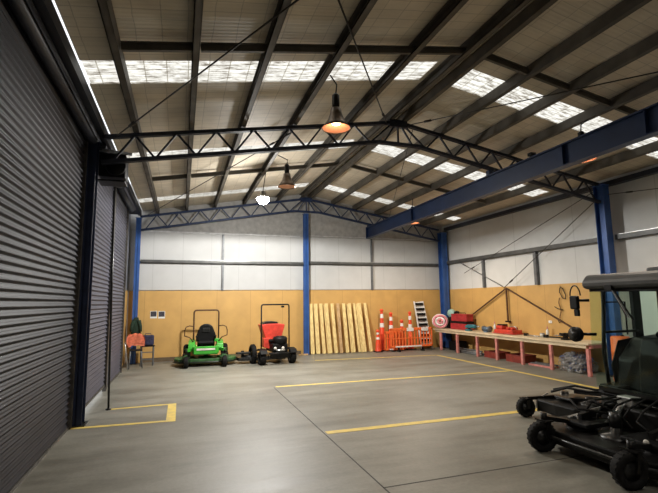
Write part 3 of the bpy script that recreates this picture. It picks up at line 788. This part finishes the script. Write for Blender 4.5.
rt = root('fuel_can', (10.42, 15.42, BZ), 'pale green blower on the bench behind the pink hose', 'blower', rotz=.3)
rt.name = 'leaf_blower'
part('fan_housing', G().lathe([(0, -.1), (.14, -.1), (.17, -.05), (.17, .05), (.14, .1), (0, .1)], (0, 0, .60), (1, 0, .2), 20), mat('pale_teal_plastic', (.35, .55, .48), .4), rt, True)
part('nozzle', G().tube([(0, -.1, .58), (0, -.26, .66), (0, -.36, .64)], .05, 10, radii=[.07, .05, .045]), blackp, rt, True)
part('stand', G().bevbox(-.12, .12, -.12, .12, 0, .46, .03), darkgrey, rt, True)
rt = root('drill', (10.1, 13.68, BZ+.003), 'teal cordless power tool lying on the bench beside the red cases', 'power tool', rotz=.2)
part('motor_body', G().tube([(0, .32, .14), (0, .22, .16), (0, -.05, .17), (0, -.2, .17)], .06, 12, radii=[.04, .075, .075, .05]), teal, rt, True)
part('grip', G().bar((0, .1, .15), (.02, .2, .02), .06, .07), blackp, rt, True)
part('battery', G().bevbox(-.07, .09, .08, .30, 0, .06, .01), teal, rt, True)
part('chuck', G().tube([(0, -.2, .17), (0, -.34, .17)], .03, 10, radii=[.035, .02]), silver, rt, True)
rt = root('grinder', (10.2, 13.0, BZ), 'small blue and grey bench grinder beside the teal power tool', 'grinder')
part('motor', G().tube([(0, -.12, .12), (0, .12, .12)], .07, 14).box(-.09, .09, -.08, .08, 0, .05), mat('blue_grey_enamel', (.10, .16, .24), .4), rt, True)
for s in (-1, 1): part('grinding_wheel', G().lathe([(0, s*.14), (.10, s*.14), (.10, s*.18), (0, s*.18)], (0, 0, .12), (0, 1, 0)), greypost, rt, True)
def bottle(x, y, label, m, h=.26, r=.045):
    rt = root('spray_bottle', (x, y, BZ), label, 'bottle', 'bottles on the bench')
    part('body', G().lathe([(0, 0), (r, 0), (r, h*.6), (r*.4, h*.75), (r*.35, h*.82), (0, h*.82)], (x, y, BZ), seg=14), m, rt)
    part('cap', G().lathe([(r*.45, h*.8), (r*.45, h), (0, h)], (x, y, BZ), seg=10), redpost, rt)
bottle(10.5, 12.95, 'white bottle on the bench between the grinder and the red generator', white, .36)
bottle(10.52, 10.62, 'white bottle standing on the bench against the plywood, right part of the bench', white, .30)
# red engine unit
rt = root('generator', (10.28, 12.05, BZ), 'low red machine with a dark top in the middle of the bench', 'generator')
part('frame', G().tube([(-.2, -.48, .03), (-.2, .5, .03), (.2, .5, .03), (.2, -.48, .03), (-.2, -.48, .03)], .02, 6).bevbox(-.2, .2, -.44, .44, .04, .15, .02), red, rt, True)
part('engine_cover', G().bevbox(-.14, .14, .12, .42, .15, .27, .03), red, rt, True)
part('air_filter', G().bevbox(-.1, .1, .1, .40, .27, .31, .015), blackp, rt, True)
for yy in (-.3, -.1): part('red_canister', G().tube([(-.12, yy, .19), (.12, yy, .19)], .04, 10), red, rt, True)
part('handle', G().tube([(0, -.42, .15), (0, -.38, .25), (0, -.1, .25), (0, -.06, .15)], .012, 6), silver, rt, True)
# pipes / tools lying
def tool(x, y, dx, dy, r, m, name, label, cat):
    rt = root(name, (x, y, BZ), label, cat)
    part('shaft', G().tube([(-dx, -dy, r+.01), (dx, dy, r+.01)], r, 8), m, rt, True)
    part('head', G().bevbox(dx-.05, dx+.05, dy-.07, dy+.05, 0.001, r*2+.05, .01), blackm, rt, True)
tool(10.2, 10.9, .06, .33, .016, silver, 'hand_tool', 'long thin steel bar tool lying on the bench right of the red machine', 'hand tool')
tool(10.3, 10.15, -.05, .28, .02, blackm, 'hand_tool', 'black hand tool lying on the bench near the right end', 'hand tool')
rt = root('vice', (10.15, 9.62, BZ), 'small black bench vice near the right end of the bench', 'vice', rotz=-.2)
part('base', G().bevbox(-.09, .09, -.1, .1, 0, .05, .01).bevbox(-.05, .05, -.06, .06, .05, .14, .01), blackm, rt, True)
part('jaw', G().bevbox(-.13, -.05, -.09, .09, .10, .19, .008), blackm, rt, True)
part('jaw', G().bevbox(.0, .07, -.09, .09, .10, .19, .008), blackm, rt, True)
part('screw_handle', G().tube([(-.3, 0, .13), (-.1, 0, .13)], .012).tube([(-.29, -.1, .13), (-.29, .1, .13)], .008), silver, rt, True)
rt = root('paint_pot', (10.25, 10.55, BZ), 'small cream pot on the bench near the white bottle', 'pot')
part('can', G().lathe([(0, 0), (.07, 0), (.07, .12), (0, .12)], (0, 0, 0)), cream, rt, True)
part('rim', G().lathe([(.072, .115), (.078, .12), (.072, .125), (.06, .12)], (0, 0, 0), close=True), silver, rt, True)
rt = root('plastic_drum', (9.95, 7.85, 0), 'orange plastic drum behind the mower, its top seen through the cab glass', 'drum')
part('drum_body', G().lathe([(0, 0), (.20, 0), (.21, .03), (.205, .33), (.215, .35), (.205, .37), (.205, .68), (.215, .70), (.205, .72), (.20, 1.02), (.18, 1.05), (0, 1.05)], (9.95, 7.85, 0), seg=24), orange, rt)
part('bung', G().lathe([(0, 1.05), (.035, 1.05), (.035, 1.075), (0, 1.075)], (10.03, 7.85, 0), seg=12), blackp, rt)

# under the bench
def crate(x, y, dx, dy, dz, m, label):
    rt = root('storage_crate', (x, y, 0), label, 'crate', 'crates under the bench')
    g = G().box(-dx/2, dx/2, -dy/2, dy/2, 0, .02)
    for a in ((-dx/2, -dx/2+.02, -dy/2, dy/2), (dx/2-.02, dx/2, -dy/2, dy/2), (-dx/2+.02, dx/2-.02, -dy/2, -dy/2+.02), (-dx/2+.02, dx/2-.02, dy/2-.02, dy/2)): g.box(*a, .02, dz)
    part('tub', g, m, rt, True)
    part('rim', G().tube([(-dx/2, -dy/2, dz), (-dx/2, dy/2, dz), (dx/2, dy/2, dz), (dx/2, -dy/2, dz), (-dx/2, -dy/2, dz)], .014, 6), m, rt, True)
    return rt
darkred = mat('dark_red_enamel', (.22, .03, .02), .5, 0, .2)
crate(10.2, 12.55, .5, .7, .20, darkred, 'dark red tray under the bench, left of the fourth post')
crate(10.2, 11.45, .55, .7, .22, darkred, 'dark red tray under the bench, below the right end of the red machine')
crate(10.35, 15.0, .45, .5, .34, blackp, 'black crate under the far end of the bench')
for k in range(7):
    yy = 13.25+.02*k; x = 9.98+.09*(k % 4); z = .03+.055*(k//4)
    if k == 6: z = .14; x = 10.1
    solo('steel_pipe', G().tube([(x, 13.2, z), (x, 14.66-.08*(k % 3), z)], .026, 8), silver if k % 2 else greypost, 'grey steel pipe in the bundle lying under the far part of the bench', 'pipe', 'pipes under the bench')
for k in range(4):
    x = 9.93+.08*k
    solo('timber_batten', G().bevbox(x, x+.06, 9.95+.02*k, 10.85, .0, .05, .004, 1), (redpost, greypost, timber2, redpost)[k], ['pinkish batten on the floor under the bench, front one', 'grey batten on the floor under the bench', 'brown batten on the floor under the bench', 'pinkish batten on the floor under the bench, rear one'][k], 'batten', 'battens under the bench')
    if k in (0, 2):
        solo('timber_batten', G().bevbox(x+.03, x+.12, 10.0, 10.8, .052, .085, .004, 1), greypost, ['upper grey batten on the front of the little stack under the bench', '', 'upper grey batten on the rear of the little stack under the bench'][k], 'batten', 'battens under the bench')
# tangled chain heap
g = G(); rnd = random.Random(3)
for k in range(620):
    u, v = rnd.random(), rnd.random()
    y = 8.98+.74*u; x = 9.90+.62*v
    h = .50*math.sqrt(max(0, 1-abs(u-.55)**2*2.2))*(.75+.25*math.sin(v*3))
    z = .03 + rnd.random()*h
    a = Vector((rnd.uniform(-1, 1), rnd.uniform(-1, 1), rnd.uniform(-1, 1))).normalized(); b = a.orthogonal().normalized(); r = rnd.uniform(.022, .04)
    c = Vector((x, y, z)); c2 = a.cross(b)
    g.tube([c+b*r*math.cos(t)+c2*r*1.5*math.sin(t) for t in [2*PI*i/7 for i in range(8)]], .008, 4, caps=False)
solo('chain_heap', g, mat('shiny_chain_steel', (.62, .62, .62), .25, .6, .35, 60), 'heap of tangled shiny chain under the right end of the bench', 'chain heap', kind='stuff')
g = G()
for k in range(90):
    y = 9.0+.7*rnd.random(); x = 9.92+.55*rnd.random(); z = .05+.36*rnd.random()
    a = Vector((rnd.uniform(-1, 1), rnd.uniform(-1, 1), rnd.uniform(-.4, .4))).normalized()*.07
    g.tube([Vector((x, y, z))-a, Vector((x, y, z+.02)), Vector((x, y, z))+a], .013, 5)
solo('shackle_heap', g, mat('blue_enamel', (.04, .10, .28), .4), 'blue metal fittings mixed into the chain heap under the bench', 'metal fittings', kind='stuff')

# hooks and chain on the plywood
rt = root('hanging_strap', (10.66, 10.05, 1.95), 'black strap loop hanging high on the plywood of the right wall', 'strap')
pts = [(10.66, 10.17, 2.28), (10.66, 10.20, 2.15), (10.66, 10.10, 1.97), (10.66, 10.0, 1.95), (10.66, 9.98, 2.05), (10.66, 10.08, 2.26), (10.66, 10.17, 2.28)]
part('loop', G().tube(pts, .014, 6), blackm, rt); part('hook', G().tube([(10.70, 10.14, 2.3), (10.64, 10.14, 2.3), (10.64, 10.14, 2.34)], .008, 5), darkgrey, rt)
rt = root('hanging_chain', (10.66, 10.2, 1.4), 'rusty chain with a hook hanging from the plywood above the bench', 'chain')
for k in range(14):
    z = 1.95-k*.042; y = 10.22+.03*math.sin(k*.6)
    part('link', G().tube([(10.66+(.012*math.cos(t) if k % 2 else 0), y+(0 if k % 2 else .012*math.cos(t)), z+.026*math.sin(t)) for t in [2*PI*i/8 for i in range(9)]], .006, 5), brownrod, rt)
part('hook', G().tube([(10.66, 10.25, 1.36), (10.66, 10.22, 1.28), (10.66, 10.28, 1.25), (10.66, 10.32, 1.31)], .012, 6), blackm, rt)
part('cross_hook', G().tube([(10.66, 10.42, 1.72), (10.66, 10.3, 1.66), (10.66, 10.12, 1.63)], .012, 6), blackm, rt)
part('nail', G().tube([(10.71, 10.22, 1.98), (10.65, 10.22, 1.98)], .006, 5), blackm, rt)
rt = root('wall_socket', (10.69, 10.55, 1.2), 'small white power socket on the plywood above the bench', 'power socket')
part('plate', G().bevbox(10.685, 10.704, 10.60, 10.72, 1.22, 1.30, .004), white, rt); part('switch', G().box(10.678, 10.685, 10.64, 10.66, 1.25, 1.275), cream, rt)

# posters on the back wall
for x0, z0, lb in ((-1.00, 1.46, 'left of the two small dark pictures pinned on the back plywood'), (-.74, 1.45, 'right of the two small dark pictures pinned on the back plywood')):
    rt = root('pinned_picture', (x0+.11, YB-.055, z0), lb, 'picture', 'pictures pinned on the plywood')
    part('sheet', G().box(x0, x0+.215, YB-.056, YB-.052, z0, z0+.25), paper, rt)
    part('print', G().box(x0+.012, x0+.2, YB-.060, YB-.0565, z0+.06, z0+.235), ink, rt)

# ------------------------------------------------------------------ corner things on the left
def stool(x, y, rot, label, m=greypost, h=.62, w=.36):
    rt = root('work_stool', (x, y, 0), label, 'chair', None, rotz=rot)
    part('seat', G().bevbox(-w/2, w/2, -w/2, w/2, h-.04, h, .015), blackp, rt, True)
    for a, b in ((-1, -1), (1, -1), (1, 1), (-1, 1)):
        part('leg', G().tube([(a*w*.44, b*w*.44, h-.03), (a*w*.52, b*w*.52, .0)], .014, 8), m, rt, True)
    for a in (-1, 1): part('foot_rail', G().tube([(a*w*.49, -w*.49, .22), (a*w*.49, w*.49, .22)], .010, 6), m, rt, True)
    return rt
st = stool(-1.30, 15.0, .15, 'grey-legged chair draped with an orange vest beside the far roller door', h=.56)
for a in (-1, 1): part('back_post', G().tube([(a*.17, .17, .52), (a*.16, .22, .98)], .013, 6), greypost, st, True)
part('backrest', G().bevbox(-.17, .17,   .20, .225, .76, 1.0, .01), blackp, st, True)
# vest: draped cloth
g = G(); NX, NZ = 14, 12; rows = []
path = [(.27, .70), (.262, .78), (.258, .86), (.258, .94), (.25, 1.01), (.215, 1.035), (.175, 1.01), (.16, .94), (.155, .87), (.15, .80), (.14, .73), (.145, .67)]
for j, (py, pz) in enumerate(path):
    row = []
    for i in range(NX+1):
        u = i/NX*2-1; hw = .24+.025*math.sin(j*.9)
        row.append(g.bm.verts.new((u*hw+.02*math.sin(j*.7), py+.012*math.sin(u*7+j)-.02*abs(u)**3, pz-.05*abs(u)**2+.010*math.sin(u*9+j*.5))))
    rows.append(row)
for a, b in zip(rows, rows[1:]):
    for i in range(NX): f = g.bm.faces.new((a[i], a[i+1], b[i+1], b[i])); f.smooth = True
bmesh.ops.solidify(g.bm, geom=g.bm.faces[:], thickness=.008)
g.bm.transform(Matrix.Translation((-1.30, 15.0, 0)) @ Matrix.Rotation(.15, 4, 'Z'))
solo('hi_vis_vest', g, hivis, 'bright orange hi-vis vest draped over the chair near the far roller door', 'vest')
# dark green jacket hanging on the corner column
rt = root('jacket', (-1.38, 15.72, .95), 'dark green jacket hanging on the corner column above the orange vest', 'jacket')
g = G().tube([(-1.38, 15.7, 1.52), (-1.38, 15.7, 1.42), (-1.38, 15.69, 1.25), (-1.39, 15.68, 1.02), (-1.38, 15.69, .92)], .1, 14, radii=[.05, .10, .13, .15, .14])
for v in g.bm.verts:
    v.co.y = 15.74+(v.co.y-15.7)*.42; v.co.x += .02*math.sin(v.co.z*21)
part('body', g, dkgreen, rt)
for s in (-1, 1): part('sleeve', G().tube([(-1.38+s*.08, 15.71, 1.42), (-1.38+s*.13, 15.69, 1.22), (-1.38+s*.14, 15.67, 1.06)], .05, 10, radii=[.06, .055, .045]), dkgreen, rt)
part('hanging_hook', G().tube([(-1.38, 15.86, 1.56), (-1.38, 15.74, 1.56), (-1.38, 15.74, 1.50)], .008, 6), darkgrey, rt)
# table with bag
rt = root('side_table', (-1.0, 15.50, 0), 'small dark side table with thin legs beside the orange vest', 'table')
part('table_top', G().bevbox(-.20, .22, -.16, .16, .59, .62, .008), blackp, rt, True)
for a, b in ((-1, -1), (1, -1), (1, 1), (-1, 1)): part('leg', G().bar((a*.18, b*.13, .59), (a*.18, b*.13, 0), .03, .03), greypost, rt, True)
for z in (.2, .42): part('stretcher', G().bar((-.18, -.13, z), (.18, -.13, z), .02, .03), greypost, rt, True)
rt = root('tool_bag', (-1.0, 15.50, .62), 'navy bag sitting on the small dark side table', 'bag')
part('bag_body', G().bevbox(-.17, .19, -.13, .14, 0, .33, .05, 3), navycloth, rt, True)
part('handle', G().tube([(-.08, 0, .32), (-.07, 0, .38), (.09, 0, .38), (.10, 0, .32)], .012, 6), navycloth, rt, True)
# thin frame leaning beside the door
rt = root('folded_trolley', (-1.60, 14.9, 0), 'pale metal folding frame leaning at the end of the roller doors', 'folding frame')
rt.name = 'folding_frame'
part('frame', G().tube([(-1.46, 14.56, 0), (-1.56, 14.62, .72), (-1.60, 14.66, .78), (-1.61, 14.78, .78), (-1.58, 14.84, .70), (-1.48, 14.86, 0)], .014, 7), silver, rt)
for z in (.22, .46): part('rung', G().tube([(-1.46-.139*z, 14.575, z), (-1.465-.145*z, 14.85, z)], .011, 6), silver, rt)

# ------------------------------------------------------------------ big black wide-area mower with cab (its front faces -x)
bm_ = root('wide_area_mower', (6.3, 4.15, 0), 'big black ride-on mower with a glazed cab and wide cutting decks, in the right foreground', 'mower')
def W(n, g, m, label=None): return part(n, g, m, bm_, label=label)
CY = 4.15
# centre deck
def deckshape(g, x0, x1, y0, y1, z0=.10, z1=.27, n=3, bev=.02):
    g.prism([(x0+.10, y0), (x1, y0+.04), (x1, y1-.04), (x0+.10, y1), (x0, y1-.15), (x0-.02, (y0+y1)/2), (x0, y0+.15)], z0, z1, 'xy', bev)
g = G(); deckshape(g, 4.62, 5.55, 3.35, 4.98); deck = W('mower_deck', g, blackm)
def spindle(y, x, par, z=.27):
    part('spindle_cover', G().lathe([(.20, z), (.19, z+.04), (.07, z+.05), (.06, z+.14), (.03, z+.15), (0, z+.15)], (x, y, 0), seg=18), darkgrey, par)
for yy in (3.65, 4.17, 4.68): spindle(yy, 5.08, deck)
part('belt_cover', G().bevbox(4.85, 5.35, 3.5, 3.95, .33, .385, .015), blackp, deck)
part('belt_cover', G().bevbox(4.85, 5.35, 4.38, 4.84, .33, .385, .015), blackp, deck)
part('deck_motor', G().tube([(5.08, 4.17, .40), (5.08, 4.17, .58)], .07, 14), darkgrey, deck)
part('hydraulic_hose', G().tube([(5.08, 4.17, .56), (4.95, 4.35, .68), (5.1, 4.55, .62), (5.4, 4.5, .55), (5.7, 4.4, .6)], .016, 8), rubber, deck)
part('hydraulic_hose', G().tube([(5.05, 4.22, .54), (4.86, 4.5, .56), (5.0, 4.75, .62), (5.35, 4.72, .58), (5.7, 4.6, .62)], .016, 8), rubber, deck)
part('front_bumper', G().tube([(4.66, 3.38, .2), (4.56, 3.55, .2), (4.55, 4.75, .2), (4.66, 4.95, .2)], .022, 8), darkgrey, deck)
for yy in (3.52, 4.74):
    part('lift_link', G().bar((4.95, yy, .36), (5.75, yy+(.12 if yy < 4 else -.12), .52), .05, .07), silver if yy > 4 else darkgrey, deck)
for (cx, cy, ex, ey, r) in ((4.50, 4.76, 4.98, 4.66, .175), (4.46, 3.55, 4.98, 3.66, .175)):
    part('caster_arm', G().bar((cx+.05, cy, .42), (ex, ey, .34), .08, .05).tube([(cx+.05, cy, .36), (cx+.05, cy, .48)], .04, 10), blackm, deck)
    part('caster_fork', G().bar((cx+.05, cy-.09, .39), (cx, cy-.09, r), .015, .05).bar((cx+.05, cy+.09, .39), (cx, cy+.09, r), .015, .05).box(cx-.01, cx+.11, cy-.10, cy+.10, .375, .395), blackm, deck)
# wheels of the centre deck stay parts of the mower
for (cx, cy, r) in ((4.50, 4.76, .185), (4.46, 3.55, .185)):
    wheel(bm_, (cx, cy, r), r, .13, 'caster_wheel', (.25, 1, 0), loc=False)
# wing decks
for s in (1, -1):
    yc = CY+s*1.52
    g = G(); deckshape(g, 5.66, 6.72, yc-.52, yc+.52, .12, .31, bev=.025)
    wd = W('wing_deck', g, blackm)
    for xx, yy in ((6.12, yc-.24), (6.12, yc+.24)):
        part('spindle_cover', G().lathe([(.19, .31), (.18, .345), (.07, .355), (.06, .42), (0, .42)], (xx, yy, 0), seg=18), darkgrey, wd)
    part('belt_cover', G().bevbox(5.85, 6.4, yc+s*.02-.18, yc+s*.02+.18, .345, .385, .015), darkgrey, wd)
    part('hydraulic_hose', G().tube([(5.9, yc+s*.3, .42), (5.98, yc+s*.05, .52), (6.1, yc-s*.25, .50), (6.3, yc-s*.6, .55)], .018, 8), rubber, wd)
    part('hydraulic_hose', G().tube([(6.0, yc+s*.35, .44), (6.15, yc+s*.05, .54), (6.25, yc-s*.25, .52), (6.4, yc-s*.6, .6)], .018, 8), rubber, wd)
    part('deck_latch', G().bar((5.75, yc+s*.42, .31), (5.85, yc+s*.32, .40), .05, .02), silver, wd)
    part('wing_lift_arm', G().bar((6.3, yc-s*.75, .50), (6.2, yc+s*.1, .44), .07, .06), blackm, wd)
    part('caster_arm', G().bar((5.58, yc+s*.50, .30), (5.95, yc+s*.30, .34), .06, .05), blackm, wd)
    part('caster_fork', G().box(5.50, 5.60, yc+s*.52-.08, yc+s*.52+.08, .285, .305).bar((5.55, yc+s*.52-.075, .29), (5.55, yc+s*.52-.075, .14), .012, .05).bar((5.55, yc+s*.52+.075, .29), (5.55, yc+s*.52+.075, .14), .012, .05), blackm, wd)
    part('side_skirt', G().bevbox(5.80, 6.7, yc+s*.53-.01, yc+s*.53+.01, .06, .26, .005), rubber, wd)
    wheel(bm_, (5.55, yc+s*.52, .155), .155, .12, 'wing_caster_wheel', (.15, 1, 0), loc=False)
    wheel(bm_, (6.78, yc+s*.40, .12), .12, .10, 'wing_caster_wheel', (0, 1, 0), loc=False)
    wheel(bm_, (6.05, CY+s*.62, .37), .37, .30, 'front_wheel', (0, 1, 0), loc=False)
    wheel(bm_, (7.75, CY+s*.58, .27), .27, .22, 'rear_wheel', (0, 1, 0), loc=False)
# chassis, step, hood
W('chassis', G().bevbox(5.65, 8.1, CY-.42, CY+.42, .36, .60, .03).bevbox(5.45, 5.75, CY-.35, CY+.35, .30, .56, .03).bar((5.75, CY-.5, .5), (5.75, CY+.5, .5), .1, .12), blackm)
W('cab_floor', G().bevbox(5.72, 7.05, CY-.72, CY+.72, .58, .68, .025), blackp)
W('foot_step', G().box(5.62, 5.72, CY-.60, CY+.60, .56, .575).tube([(5.60, CY-.62, .60), (5.60, CY+.62, .60)], .018, 8), darkgrey, label='dark grey step bar')
W('engine_hood', G().prism([(7.1, .60), (7.1, 1.16), (7.5, 1.20), (8.3, 1.08), (8.45, .95), (8.45, .60)], CY-.45, CY+.45, 'xz', .05), blackp)
for s in (-1, 1): W('mudguard', G().prism([(5.70, .62), (5.74, .74), (6.35, .76), (6.42, .62), (6.36, .60), (6.28, .70), (5.80, .69)], CY+s*.47, CY+s*.76, 'xz', .01), blackp)
# cab frame
cf = W('cab_frame', G().tube([(5.86, CY+.70, .66), (5.82, CY+.71, 1.2), (5.88, CY+.68, 2.10)], .028, 8)
    .tube([(5.86, CY-.70, .66), (5.82, CY-.71, 1.2), (5.88, CY-.68, 2.10)], .028, 8)
    .box(6.44, 6.60, CY+.67, CY+.72, .64, 2.1).box(6.44, 6.60, CY-.72, CY-.67, .64, 2.1)
    .bar((7.05, CY+.70, .64), (7.02, CY+.67, 2.1), .07, .07).bar((7.05, CY-.70, .64), (7.02, CY-.67, 2.1), .07, .07)
    .bar((7.04, CY-.7, 1.15), (7.04, CY+.7, 1.15), .05, .06).bar((5.68, CY-.72, 2.08), (5.68, CY+.72, 2.08), .05, .05)
    .bar((5.68, CY+.72, 2.08), (7.05, CY+.70, 2.08), .05, .05).bar((5.68, CY-.72, 2.08), (7.05, CY-.70, 2.08), .05, .05).bar((5.70, CY-.72, .70), (5.70, CY+.72, .70), .05, .06), blackm)
g = G()
g.prism([(5.60, 2.09), (5.56, 2.18), (5.66, 2.30), (6.2, 2.32), (7.1, 2.30), (7.2, 2.22), (7.15, 2.09)], CY-.79, CY+.79, 'xz', .045)
g.bevbox(5.80, 7.0, CY-.70, CY-.02, 2.27, 2.36, .03)
W('cab_roof', g, greyp, 'mid-grey moulded cab roof')
ws = W('windscreen', G().prism([(5.66, .72), (5.62, 1.3), (5.67, 2.08), (5.662, 2.08), (5.612, 1.3), (5.652, .72)], CY-.73, CY+.73, 'xz'), glass)
for s in (-1, 1):
    W('side_window', G().prism([(5.66, .72), (5.62, 1.3), (5.67, 2.06), (6.44, 2.06), (6.44, .72)], CY+s*.722-.004, CY+s*.722+.004, 'xz'), glass)
    W('rear_side_window', G().prism([(6.60, .72), (6.60, 2.06), (7.0, 2.06), (7.02, .72)], CY+s*.715-.004, CY+s*.715+.004, 'xz'), glass)
W('rear_window', G().box(7.045, 7.052, CY-.66, CY+.66, 1.2, 2.06), glass)
for s in (-1, 1):
    W('door_rail', G().tube([(5.9, CY+s*.69, 1.90), (6.28, CY+s*.68, 1.90), (6.28, CY+s*.68, 1.42)], .012, 7).tube([(5.85, CY+s*.69, 1.47), (6.5, CY+s*.68, 1.47)], .02, 7), blackm)
W('wiper', G().bar((5.612, 4.50, 2.12), (5.60, 4.30, 1.72), .014, .02).bar((5.60, 4.44, 2.06), (5.59, 4.20, 1.66), .02, .012).box(5.57, 5.63, 4.46, 4.56, 2.07, 2.14), blackm)
W('wiper_reflector', G().bar((5.60, 4.47, 2.07), (5.592, 4.26, 1.70), .018, .008), silver, 'pale metal wiper arm')
# interior; side panels and console are bulk added to darken the lower cab
for s in (-1, 1): W('door_panel', G().prism([(5.98, .69), (5.93, 1.0), (6.10, 1.34), (6.46, 1.38), (6.46, .69)], CY+s*.700-.008, CY+s*.700+.008, 'xz', .004), blackp)
W('front_panel', G().bevbox(5.72, 5.80, CY-.62, CY+.62, .34, .66, .02), blackp)  # added bulk that blackens the gaps under the cab
seat = W('seat', G().bevbox(6.30, 6.80, CY-.26, CY+.26, .92, 1.06, .05, 3).prism([(6.70, 1.02), (6.84, 1.0), (6.98, 1.55), (6.90, 1.66), (6.82, 1.62)], CY-.24, CY+.24, 'xz', .04).bevbox(6.4, 6.75, CY-.18, CY+.18, .68, .92, .02), blackp)
for s in (-1, 1): part('arm_rest', G().bevbox(6.35, 6.75, CY+s*.33-.05, CY+s*.33+.05, 1.20, 1.28, .02), blackp, seat)
W('control_console', G().prism([(5.95, .68), (6.00, 1.10), (6.3, 1.38), (6.85, 1.42), (6.85, .68)], CY+.30, CY+.66, 'xz', .04), blackp)
W('dashboard', G().prism([(5.85, .68), (5.90, 1.15), (5.98, 1.42), (6.10, 1.42), (6.14, 1.30), (6.05, .68)], CY-.30, CY+.28, 'xz', .04), blackp)
sw = W('steering_wheel', G().tube([(6.22+.17*math.cos(t)*.8, CY+.0+.19*math.sin(t), 1.42-.17*math.cos(t)*.5) for t in [2*PI*i/24 for i in range(25)]], .016, 8, caps=False).tube([(6.05, CY, 1.3), (6.22, CY, 1.42)], .025, 8), blackp)
part('spoke', G().tube([(6.22, CY-.18, 1.42), (6.22, CY+.18, 1.42)], .012, 6), blackp, sw)
W('rear_bulkhead', G().bevbox(7.0, 7.04, CY-.66, CY+.66, .68, 1.15, .01), blackp)
W('beacon_box', G().bevbox(6.55, 6.95, CY-.35, CY+.1, 1.72, 2.02, .03), blackp)
# mirror and lamps
for s in (1, -1):
    mr = W('mirror', G().bevbox(5.50, 5.56, CY+s*.88-.07, CY+s*.88+.07, 1.80, 2.0, .02), blackp)
    part('mirror_arm', G().tube([(5.55, CY+s*.86, 1.93), (5.66, CY+s*.74, 1.93)], .02, 8), blackm, mr)
    part('mirror_loop', G().tube([(5.55, CY+s*.88+.09*math.cos(t), 2.0+.15*math.sin(t)) for t in [PI*i/10 for i in range(11)]], .010, 6), blackm, mr)
    part('mirror_foot', G().bevbox(5.52, 5.56, CY+s*.86-.04, CY+s*.86+.04, 1.70, 1.80, .01), blackp, mr)
    hl = W('work_lamp', G().lathe([(0, .07), (.06, .07), (.105, .03), (.11, -.03), (.10, -.05), (0, -.05)], (5.50, CY+s*.87, 1.44), (1, 0, 0), 20), blackp)
    part('lens', G().lathe([(0, -.052), (.075, -.052), (.085, -.056), (0, -.066)], (5.50, CY+s*.87, 1.44), (1, 0, 0), 20), darkgrey, hl)
    part('lamp_arm', G().tube([(5.56, CY+s*.88, 1.44), (5.72, CY+s*.72, 1.44)], .022, 8), blackm, hl)
# clutter of the mower front: valves, hoses, reflector
for s in (1, -1): W('lift_arm', G().bar((5.72, CY+s*.42, .52), (5.0, CY+s*.46, .42), .06, .08), blackm)
W('valve_block', G().bevbox(5.50, 5.66, CY+.1, CY+.32, .56, .68, .01), silver)
W('lift_cylinder', G().tube([(5.25, CY+.25, .40), (5.62, CY+.22, .66)], .035, 10).tube([(5.05, CY+.27, .30), (5.25, CY+.25, .40)], .018, 8), silver)
W('reflector', G().lathe([(0, 0), (.03, 0), (.028, -.012), (0, -.014)], (4.83, 3.62, .40), (1, .2, 0), 14), cream)
for k in range(5):
    y = CY-.3+.17*k
    W('hydraulic_hose', G().tube([(5.7, y, .66), (5.5, y+.05, .74-.03*k), (5.3, y+.12, .60), (5.15, y+.1, .50), (5.1, CY+(y-CY)*1.4, .42)], .014, 7), rubber)

# ------------------------------------------------------------------ daylight, camera, view
w = bpy.data.worlds.new('World'); S.world = w; w.use_nodes = True
bg = w.node_tree.nodes['Background']; bg.inputs[0].default_value = (.93, .96, 1.0, 1); bg.inputs[1].default_value = 1.15

cam = bpy.data.cameras.new('Camera'); co = bpy.data.objects.new('Camera', cam); COL.objects.link(co)
r_ = Vector((0.94802164, -0.31797215, -0.01219321)); u_ = Vector((-0.02825974, -0.12229882, 0.99209092)); f_ = Vector((0.3169485, 0.94017908, 0.12492774))
co.matrix_world = Matrix(((r_.x, u_.x, -f_.x, 0), (r_.y, u_.y, -f_.y, 0), (r_.z, u_.z, -f_.z, 1.9602), (0, 0, 0, 1)))
cam.sensor_width = 36; cam.lens = 36*436.36/658; cam.clip_start = .05; cam.clip_end = 200
S.camera = co
S.view_settings.view_transform = 'Standard'; S.view_settings.look = 'None'; S.view_settings.gamma = 1
S.view_settings.exposure = .38
S.view_settings.use_curve_mapping = False
S.cycles.max_bounces = 8; S.cycles.diffuse_bounces = 5; S.cycles.transparent_max_bounces = 12
